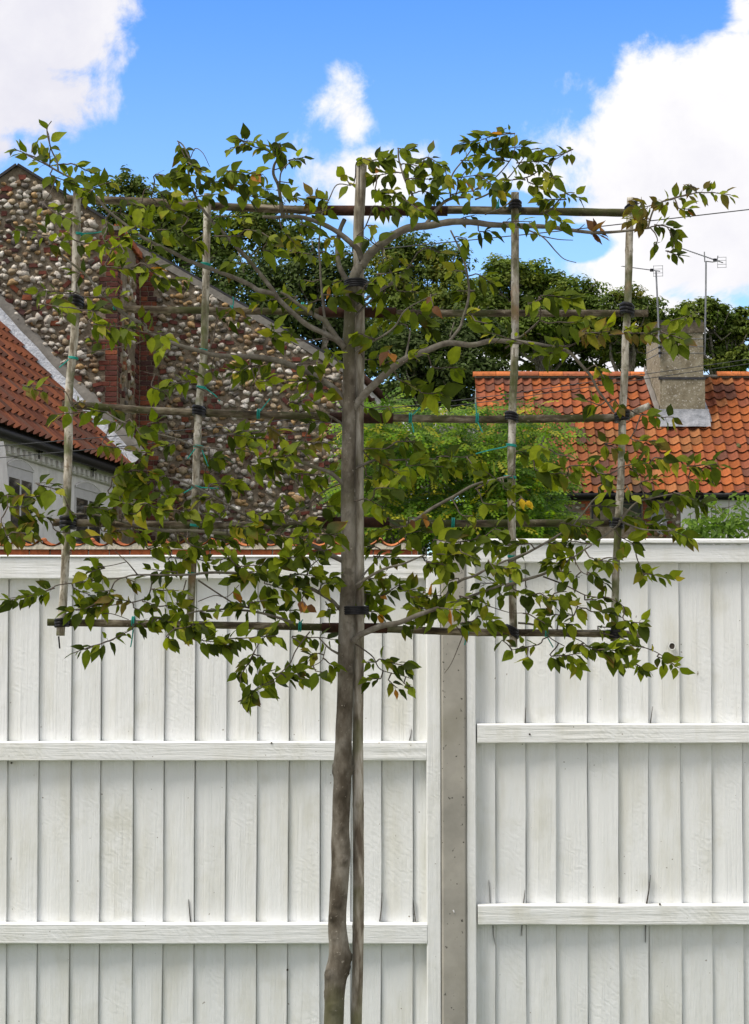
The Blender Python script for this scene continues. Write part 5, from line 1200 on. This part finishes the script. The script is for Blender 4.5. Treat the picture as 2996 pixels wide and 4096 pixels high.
# ---- leaf sprays: x1,y1 x2,y2 ... n spread[flag]   (flag b brown tips, y yellow, d dark, L large)
SPR = {
'A': "330,440 90,320 10 70;330,440 330,300 310,180 9 40;260,250 240,310 3 30b;330,440 420,420 4 40;330,490 500,560 14 60;470,420 700,520 14 55;540,600 740,540 10 55;300,700 470,790 10 55;320,900 110,855 7 45;440,900 320,960 6 45;500,930 620,960 7 50;700,780 710,840 3 40L;680,900 720,980 800,960 12 60;720,920 860,890 8 50;700,1100 870,1110 9 45;480,1130 570,1160 4 40;250,1250 480,1280 11 45;300,1350 450,1370 6 40L;560,1390 650,1390 6 45L;600,1480 850,1500 15 60;640,1590 740,1600 4 45;720,1230 730,1260 2 20;570,1300 830,1300 7 40;950,1080 1050,1180 13 60;1100,1180 1250,1190 9 45;1000,930 1000,1040 5 45;750,740 1000,800 14 55;900,830 1100,900 15 60;960,590 1060,610 3 25L;1030,490 1180,520 11 50;1180,290 1240,420 13 50;1170,470 1300,600 15 60;1250,420 1350,480 9 50;1350,560 1500,520 15 60;1500,470 1650,560 11 55;1100,700 1250,780 15 70;1200,860 1300,940 11 55;1300,640 1450,620 11 55;1430,770 1620,770 9 45;1420,900 1570,900 9 50;1480,1080 1650,1080 8 50;920,1440 960,1490 3 30;1060,1540 1080,1640 6 45L;1450,1440 1620,1440 8 45d;1150,640 1100,600 6 45;1520,1370 1530,1380 3 30b;820,1000 780,1050 6 45;620,590 540,640 7 45;1600,300 1520,320 5 40;1550,250 1610,270 3 30;800,640 950,720 8 50;1000,640 1100,740 8 55;1040,860 1180,840 8 50",
'B': "345,380 290,340 170,300 90,260 20 42;300,300 340,280 380,360 8 40;420,400 520,380 8 45;350,540 430,545 3 30L;30,470 250,490 15 55;30,560 300,590 17 55;100,620 280,650 9 45;400,640 480,630 6 40;560,640 680,660 11 40b;540,760 700,720 9 45;830,565 790,510 4 35;860,530 850,560 2 20L;870,410 920,380 4 30;960,400 1100,380 16 50;960,500 1150,480 18 60;1000,600 1150,620 15 55;1140,320 1220,330 6 22;1180,420 1300,440 15 50;1330,380 1450,430 11 42;1200,520 1400,520 20 60;1450,440 1480,560 9 50;980,700 1150,720 16 50;1180,650 1300,740 16 55;1300,600 1420,640 11 50;930,830 990,830 3 25y;920,900 1000,960 5 40;1550,290 1650,270 9 45;1560,400 1650,400 7 45;1530,520 1650,500 9 50;1500,620 1650,600 9 50;1560,780 1650,760 6 40;1530,900 1600,920 5 40;130,860 200,860 3 30L;260,890 320,930 5 40;370,840 470,960 15 60y;500,820 600,850 11 45;430,1000 560,1020 13 45;660,1000 720,1040 6 40;700,900 760,900 6 45y;40,1060 100,1080 4 35;250,990 330,1000 4 40L;520,1190 590,1200 4 35;690,1220 780,1190 8 45;690,1290 760,1290 5 35L;220,1330 480,1300 18 40;560,1350 620,1320 5 35;320,1500 330,1580 6 45L;430,1500 440,1540 3 35;820,1270 900,1280 4 30;930,1220 1050,1170 9 40;1000,1150 1150,1140 9 40;1060,1260 1000,1330 6 40;1140,1260 1280,1270 11 45;1240,1380 1300,1410 5 35L;1360,1285 1375,1370 2 20o;1050,1440 1200,1490 13 50;1250,1440 1370,1520 15 55;1100,1050 1250,1100 9 45;1530,1260 1650,1260 7 45;1580,1420 1620,1400 6 35y;900,1560 990,1580 5 35;1500,1130 1600,1130 7 45;1340,980 1420,1010 5 40d",
'C': "40,240 150,210 230,200 17 50;100,300 300,280 18 50;30,330 200,370 17 55;250,380 400,370 17 50;390,290 470,340 590,300 15 35;420,430 490,480 9 40;320,490 420,540 13 50d;160,480 300,480 11 45;20,450 140,540 13 50;100,560 200,580 5 35;400,600 550,600 13 45;540,560 640,590 5 30;420,680 520,740 9 40;170,740 340,730 8 35;20,790 90,790 6 40d;360,800 370,810 2 15;700,810 760,790 8 25o;1000,650 1180,600 16 40b;1180,600 1330,560 1440,560 1540,570 20 40b;930,720 1050,720 11 45b;1080,750 1200,780 1220,850 15 45d;1100,850 1080,880 4 25d;1150,910 1240,940 5 25d;1230,650 1290,660 5 30;1270,510 1330,530 4 25b;20,1050 100,1110 11 50;400,1180 600,1200 13 50L;500,1340 620,1340 7 35L;0,1330 80,1350 4 40;320,1230 400,1200 5 35;650,1390 800,1420 13 40b;80,1400 350,1480 13 50;900,1400 1060,1410 10 40b;1130,1400 1250,1440 9 40L;1180,1330 1340,1290 10 40;430,1480 580,1480 8 40;950,640 1000,620 5 30b",
'D': "490,530 540,500 4 25b;380,590 560,570 8 35;610,560 700,580 7 35;150,400 290,440 8 35b;730,640 830,640 8 35;860,620 940,740 11 45;980,650 1070,640 8 40;680,790 830,820 9 40b;1060,790 1160,780 8 40;870,830 1000,850 7 35;740,1010 830,960 9 40;830,960 1000,960 11 45;720,1110 930,1080 22 65L;800,1170 880,1180 6 45L;950,1060 1100,990 11 50;960,1180 1080,1220 16 65L;1060,1100 1150,1120 8 40;1160,1220 1250,1230 11 50d;1000,400 1070,430 7 35;1120,400 1260,370 9 40;1260,290 1230,330 5 35;1400,320 1430,290 6 40;1560,320 1650,260 10 50;600,100 650,110 3 35;700,50 830,60 7 40;900,40 1100,60 8 45;1050,170 1060,190 3 30L;10,1130 260,1130 15 45;50,1200 210,1200 11 45b;240,1050 380,1090 9 40L;10,1300 60,1420 11 50b;110,1260 320,1270 14 50;80,1370 210,1380 11 40b;370,1360 520,1380 9 40;560,1200 740,1220 17 45;590,1270 640,1240 5 35;670,1360 790,1360 10 35b;810,1250 900,1250 8 40y;880,1350 950,1400 8 40;980,1480 1100,1440 15 55;1130,1530 1230,1550 11 45;1240,1440 1350,1480 11 45;1370,1270 1500,1220 11 45;1330,1130 1430,1140 7 35;1380,880 1480,870 8 35;1360,980 1420,960 5 40L;1400,1050 1570,1050 11 45;1540,720 1650,720 9 40;1560,820 1650,800 5 35;1500,1330 1650,1330 13 45;1380,1400 1530,1430 11 45;1460,1550 1520,1540 4 40L;590,1620 680,1600 5 35;440,1190 480,1240 3 30;1170,1370 1230,1400 3 30y",
'E': "290,50 390,50 5 40L;60,300 330,240 24 65;200,370 280,370 7 45;470,370 650,370 15 50;640,420 690,450 4 40L;480,260 620,250 8 40;670,150 760,250 11 45;420,520 530,500 9 45;560,640 700,640 10 40;290,670 380,740 10 45b;540,770 680,780 7 30b;20,720 300,760 17 45;230,880 420,860 15 50L;420,800 520,830 6 40;160,920 340,960 15 55;410,970 560,990 11 50;600,990 760,960 10 45;490,1060 620,1060 7 40;10,1000 90,1080 7 50;310,1010 340,1040 3 30;640,1200 750,1190 10 50L;930,1150 1040,1210 10 50L;430,1260 500,1180 5 40;150,1230 240,1260 6 40;270,1240 400,1240 8 40;470,1310 600,1330 10 45;100,1370 380,1390 23 50;400,1400 560,1400 11 45;600,1380 750,1390 10 45L;320,1560 500,1530 15 55L;80,1600 250,1580 9 50;540,1500 700,1480 9 50;870,50 990,90 8 40;930,230 1030,200 7 45;1060,250 1120,230 4 40;1180,250 1300,150 9 45;1150,360 1280,420 13 50;1290,450 1440,450 10 50L;1380,280 1540,280 10 45L;920,540 960,550 3 30L;1080,540 1090,560 3 30;920,820 1070,820 9 45L;1140,770 1250,770 5 35;1000,890 1150,990 13 50;1200,930 1320,920 7 45L;1320,930 1530,940 15 50;1400,870 1600,870 9 45;1000,1080 1120,1080 8 45L;1210,1275 1340,1275 3 25o;1000,1360 1200,1330 11 45;930,1460 1000,1470 7 45;1160,1390 1290,1360 7 45L;1190,1420 1210,1440 3 25y;1380,1420 1500,1440 11 50L;1500,1440 1640,1420 11 50L;1320,1560 1500,1580 13 50;1560,1500 1650,1540 9 45;1570,1260 1640,1260 4 35L;940,1000 1020,1000 6 40;1600,880 1650,950 6 50L;1270,830 1200,740 4 40;1080,170 1090,190 2 15o",
'F': "390,180 540,150 10 40L;480,120 560,130 4 35;640,50 820,40 11 40b;900,30 930,20 4 25b;1000,60 1060,60 5 30;1150,60 1230,90 8 40L;680,460 760,480 7 30;720,240 780,320 6 30y;840,450 880,500 5 30b;1000,540 1200,560 9 35;950,690 1100,700 10 40b;780,720 860,740 6 30b;250,760 340,790 8 45L;390,720 420,740 4 30L;370,870 480,900 11 50L;490,780 560,790 4 35L;520,890 570,910 4 40L;570,850 720,850 13 45;740,890 820,900 5 30L;900,850 1050,830 13 45;1080,800 1230,810 10 40y;1260,850 1460,840 15 50;1000,950 1100,930 9 40;1290,930 1390,940 7 35;740,980 790,950 3 22y;915,970 950,1030 3 22y;280,1040 320,1070 4 28Y;50,1070 130,1080 6 35;220,1080 280,1130 7 40;180,990 260,980 7 40;60,880 160,950 9 45L;980,1040 1080,1060 9 40;1120,1080 1240,1040 10 45;1200,1010 1390,1080 13 45;880,1150 1030,1180 13 45;520,1190 640,1220 11 45;640,1200 740,1230 7 40;430,1310 560,1330 13 50L;120,1230 160,1240 4 35L;20,1270 110,1330 9 45;180,1330 340,1320 13 45;560,1300 700,1320 9 40;880,1280 960,1320 5 35L;1030,1200 1130,1200 7 40d;1170,1240 1270,1270 10 35;430,1440 560,1430 10 45;690,1400 760,1420 6 35;80,1450 200,1460 8 40;820,1400 860,1410 4 30;700,1090 800,1090 6 40",
'G': "360,250 210,300 40,340 23 50;480,250 600,300 10 45;570,150 690,120 6 35;620,110 610,60 2 15;840,190 890,210 5 25b;470,400 700,360 23 50;660,270 760,270 7 35;740,320 860,340 11 45b;880,380 920,390 3 25;940,340 1010,360 7 40;1000,260 1180,270 11 45;1000,130 1170,150 9 35;1080,370 1210,370 15 50;880,490 1000,490 9 40;1020,450 1140,480 11 40;1160,520 1280,500 13 50L;840,540 720,600 5 30;720,600 600,640 480,680 9 35;1320,590 1500,620 15 60L;1100,570 1130,590 4 35;1310,400 1360,420 4 30;1430,350 1440,360 1 5;1425,395 1430,400 1 5;1550,370 1650,380 7 45;1570,800 1650,730 7 45;1600,900 1650,960 6 45;1300,60 1400,90 8 45;1560,180 1650,170 8 45;1260,490 1370,480 5 30;1110,60 1150,100 3 30;600,300 680,340 7 40",
'H': "200,660 170,730 100,830 110,900 9 35;230,700 240,740 3 25L;90,1000 190,960 8 35;190,930 330,870 6 40L;220,830 330,790 5 35L;400,840 540,780 15 42;490,840 530,850 3 30L;600,800 640,810 3 30L;560,690 620,680 6 30b;680,740 730,770 6 30;940,850 1030,850 5 35L;930,740 1000,740 4 35;1020,720 1200,770 15 40;1080,860 1140,910 5 35;1180,880 1240,910 4 25;450,570 720,590 13 45;20,590 330,570 21 45;260,220 400,260 13 50L;430,160 590,170 17 60;450,240 540,280 11 50;160,350 290,330 9 45;260,400 470,400 15 45;70,160 270,130 11 45L;650,220 740,220 8 40;680,390 740,400 6 35;770,300 860,270 6 35L;860,260 940,250 6 35;820,230 820,180 2 12;920,290 1030,300 9 40;920,400 1040,410 9 40;940,190 1070,170 11 45;1060,290 1150,230 10 40;1180,270 1270,260 8 35;1230,310 1430,300 19 50;1250,380 1420,400 17 50L;1170,480 1240,490 5 30;1480,200 1540,190 5 35L;1400,380 1560,400 15 50;1550,300 1650,330 9 45;1530,490 1640,470 10 50L;340,60 440,50 9 50L;550,130 620,60 9 50;1330,80 1460,100 11 45;1400,30 1630,30 11 45;980,40 1150,50 9 45;20,40 80,110 6 45;70,340 140,380 7 45;600,200 700,180 7 45;510,320 530,370 3 15o",
'I': "30,200 180,200 11 45;150,260 170,280 4 30L;230,240 350,270 10 40;180,110 270,110 7 35;80,60 130,140 7 40;20,310 90,330 8 40;20,400 130,440 11 45;305,210 315,230 1 5;390,260 460,300 11 42;480,260 550,250 5 30;500,300 640,350 15 45;430,390 600,390 13 40;520,130 580,130 6 35;610,160 630,165 2 15L;450,60 600,40 9 40;680,130 790,200 9 40;660,300 770,290 10 40;700,370 800,370 8 30;840,300 890,340 7 35;770,70 850,60 6 35;900,420 1010,440 9 32;980,60 1020,160 6 25;1020,140 1200,170 9 30;500,440 600,450 9 35;740,460 880,480 10 40;220,600 380,570 8 35;320,640 340,660 2 15L;460,640 640,620 17 45;560,670 640,700 8 35;640,570 740,600 11 40;770,600 900,610 17 50L;870,700 930,700 5 25;920,570 1020,590 8 35;970,690 1030,720 8 32;1100,640 1230,710 10 30;1065,570 1070,590 1 3y;310,380 420,440 6 30;160,540 170,550 2 15L"}
LEAF = [((.074, .104, .007), 4), ((.112, .148, .009), 3.6), ((.18, .215, .012), 2.8), ((.034, .050, .005), 3.4), ((.22, .22, .02), .5)]
def leaf(L, W, base, d, nrm_, col, tip, curl):
    """ovate hornbeam leaf: folded along the midrib, a little pleated and curled"""
    d = d.normalized(); s = d.cross(nrm_).normalized(); n_ = s.cross(d).normalized()
    vs = [base]; cols = [col]; st = ((.10, .50), (.27, .93), (.45, 1.0), (.66, .70), (.85, .28)); fold = rnd.uniform(.05, .42); tw = rnd.uniform(-.25, .25)
    for k, (t, w_) in enumerate(st):
        c = base + d * (L * t) - n_ * (curl * L * t * t)
        pl = .012 * L * (1 if k % 2 else -1)
        for e in (-1, 0, 1):
            hw = W / 2 * w_ * (1 + rnd.uniform(-.09, .09) * abs(e))
            vs.append(c + s * (e * hw) + n_ * (abs(e) * hw * fold + e * hw * tw * t + (pl if e else 0)))
            kk = tip * max(0, t - .35) / .65 * (1.0 if e else .4)
            cols.append(tuple(a * (1 - kk) + b_ * kk for a, b_ in zip(col, (.16, .055, .018))))
    vs.append(base + d * L - n_ * (curl * L)); cols.append(tuple(a * (1 - tip) + b_ * tip for a, b_ in zip(col, (.15, .05, .018))))
    fs = [(0, 2, 1), (0, 3, 2)]
    for k in range(4):
        a = 1 + k * 3; fs += [(a, a + 1, a + 4, a + 3), (a + 1, a + 2, a + 5, a + 4)]
    a = 13; fs += [(a, a + 1, 16), (a + 1, a + 2, 16)]
    return vs, fs, cols
leaves = []; twigs = MB()
for rg, txt in SPR.items():
    for e in txt.split(';'):
        tok = e.split(); pts = [tuple(float(x) for x in t.split(',')) for t in tok[:-2]]; n = int(tok[-2]); sp_ = tok[-1]
        flag = sp_[-1] if not sp_[-1].isdigit() else ''; spread = float(sp_.rstrip('bydLoY')) / ORG[rg][2]
        pts = [to_src(rg, p) for p in pts]
        na = nearest(*pts[0]); nb = nearest(*pts[-1])
        if math.hypot(nb[0] - pts[-1][0], nb[1] - pts[-1][1]) < .6 * math.hypot(na[0] - pts[0][0], na[1] - pts[0][1]): pts = pts[::-1]; na = nb
        gap = math.hypot(na[0] - pts[0][0], na[1] - pts[0][1])
        dY = rnd.uniform(-.11, .06); y0 = na[2]; path = [(*pts[0], y0 + dY * .5)] + [(*p, y0 + dY * (.5 + .5 * (i + 1) / max(1, len(pts) - 1))) for i, p in enumerate(pts[1:])]
        if gap > 3:
            mid = ((na[0] + pts[0][0]) / 2, (na[1] + pts[0][1]) / 2 + rnd.uniform(-.12, .12) * gap, y0 + dY * .25); path = [na, mid] + path
        qq = smooth_path(path, 10); lead = 0
        while lead < len(qq) - 2 and gap > 3 and math.hypot(qq[lead][0] - na[0], qq[lead][1] - na[1]) < gap * .85: lead += 1
        qq = [(p[0] + noise.noise(Vector((p[0] * .03, p[1] * .03, 1))) * 4, p[1] + noise.noise(Vector((p[0] * .03, p[1] * .03, 8))) * 4, p[2]) for p in qq]
        P3 = [P(*p) for p in qq]; m_ = len(P3)
        twigs.tube(P3, [.0017 * (1 - .6 * i / m_) + .0004 for i in range(m_)], 5)
        samples.extend(qq[lead:])
        if gap > 95: print('gap', rg, e, int(gap))
        n = int(n * 1.12 + .5) if n > 2 else n
        for k in range(n):
            i = lead + (m_ - 1 - lead) * ((k + rnd.uniform(.1, .9)) / n if n > 1 else .9); j = min(int(i), m_ - 2)
            c = P3[j].lerp(P3[j + 1], i - j); td = (P3[j + 1] - P3[j]).normalized()
            sg = 1 if k % 2 else -1
            side = Vector((-td.z, 0, td.x)) * sg
            last = k >= n - 2 and n > 2
            d = td * rnd.uniform(.2, 1.0) + side * (rnd.uniform(.3, 1.1) if not last else rnd.uniform(-.3, .3)) + Vector((rnd.uniform(-.35, .35), rnd.uniform(-.75, .45), rnd.uniform(-.75, .15)))
            d.normalize()
            off = abs(rnd.gauss(0, .45)) * spread * ST * .75; base = c + Vector((d.x, d.y * .6, d.z)) * off
            if off > .006:
                twigs.tube([c, (c + base) / 2 + Vector((0, 0, .002)), base], [.0008, .0006, .0005], 4, caps=False)
            L = rnd.triangular(.014, .058, .036) * (1.25 if flag == 'L' else 1.0); W = L * rnd.uniform(.46, .60)
            nrm_ = Vector((rnd.uniform(-.6, .6), -rnd.uniform(.1, 1.1), rnd.uniform(.1, 1.1))) + rand_unit() * .35
            col = pick(LEAF); tip = 0.0
            if rnd.random() < .13: tip = rnd.uniform(.3, .9)
            if flag == 'b': tip = rnd.uniform(.3, 1.0); col = pick([(col, 2), ((.12, .10, .025), 1)])
            if flag == 'y' and rnd.random() < .65: col = pick([((.30, .27, .025), 2), ((.20, .22, .03), 2)])
            if flag == 'Y': col = pick([((.55, .36, .02), 1)])
            if flag == 'o': col = pick([((.30, .13, .03), 1), ((.13, .06, .03), 2)])
            if flag == 'd': col = tuple(x * .7 for x in col)
            if flag == '' and rnd.random() < .01: col = pick([((.34, .28, .03), 1), ((.36, .15, .03), .6)])
            lf = leaf(L, W, base, d, nrm_, col, tip, rnd.uniform(-.05, .35))
            s_ = d.cross(nrm_).normalized(); face = abs(s_.cross(d).normalized().y)
            leaves.append((L * W * face, lf))
twigs.build('twigs', M['twig'], tree, smooth=True, kind='stuff')
leaves.sort(key=lambda l: -l[0])
rest = MB()
for i, (_, (vs, fs, cols)) in enumerate(leaves):
    if i < 300:
        b = MB(); b.add(vs, fs, cols); b.build('leaf', M['leaf'], tree, smooth=True, origin=vs[0])
    else: rest.add(vs, fs, cols)
rest.build('foliage', M['leaf'], tree, smooth=True, kind='stuff')
print('leaves', len(leaves), 'stones', len(stones))
for o in bpy.data.objects:
    if '_w' in o: del o['_w']
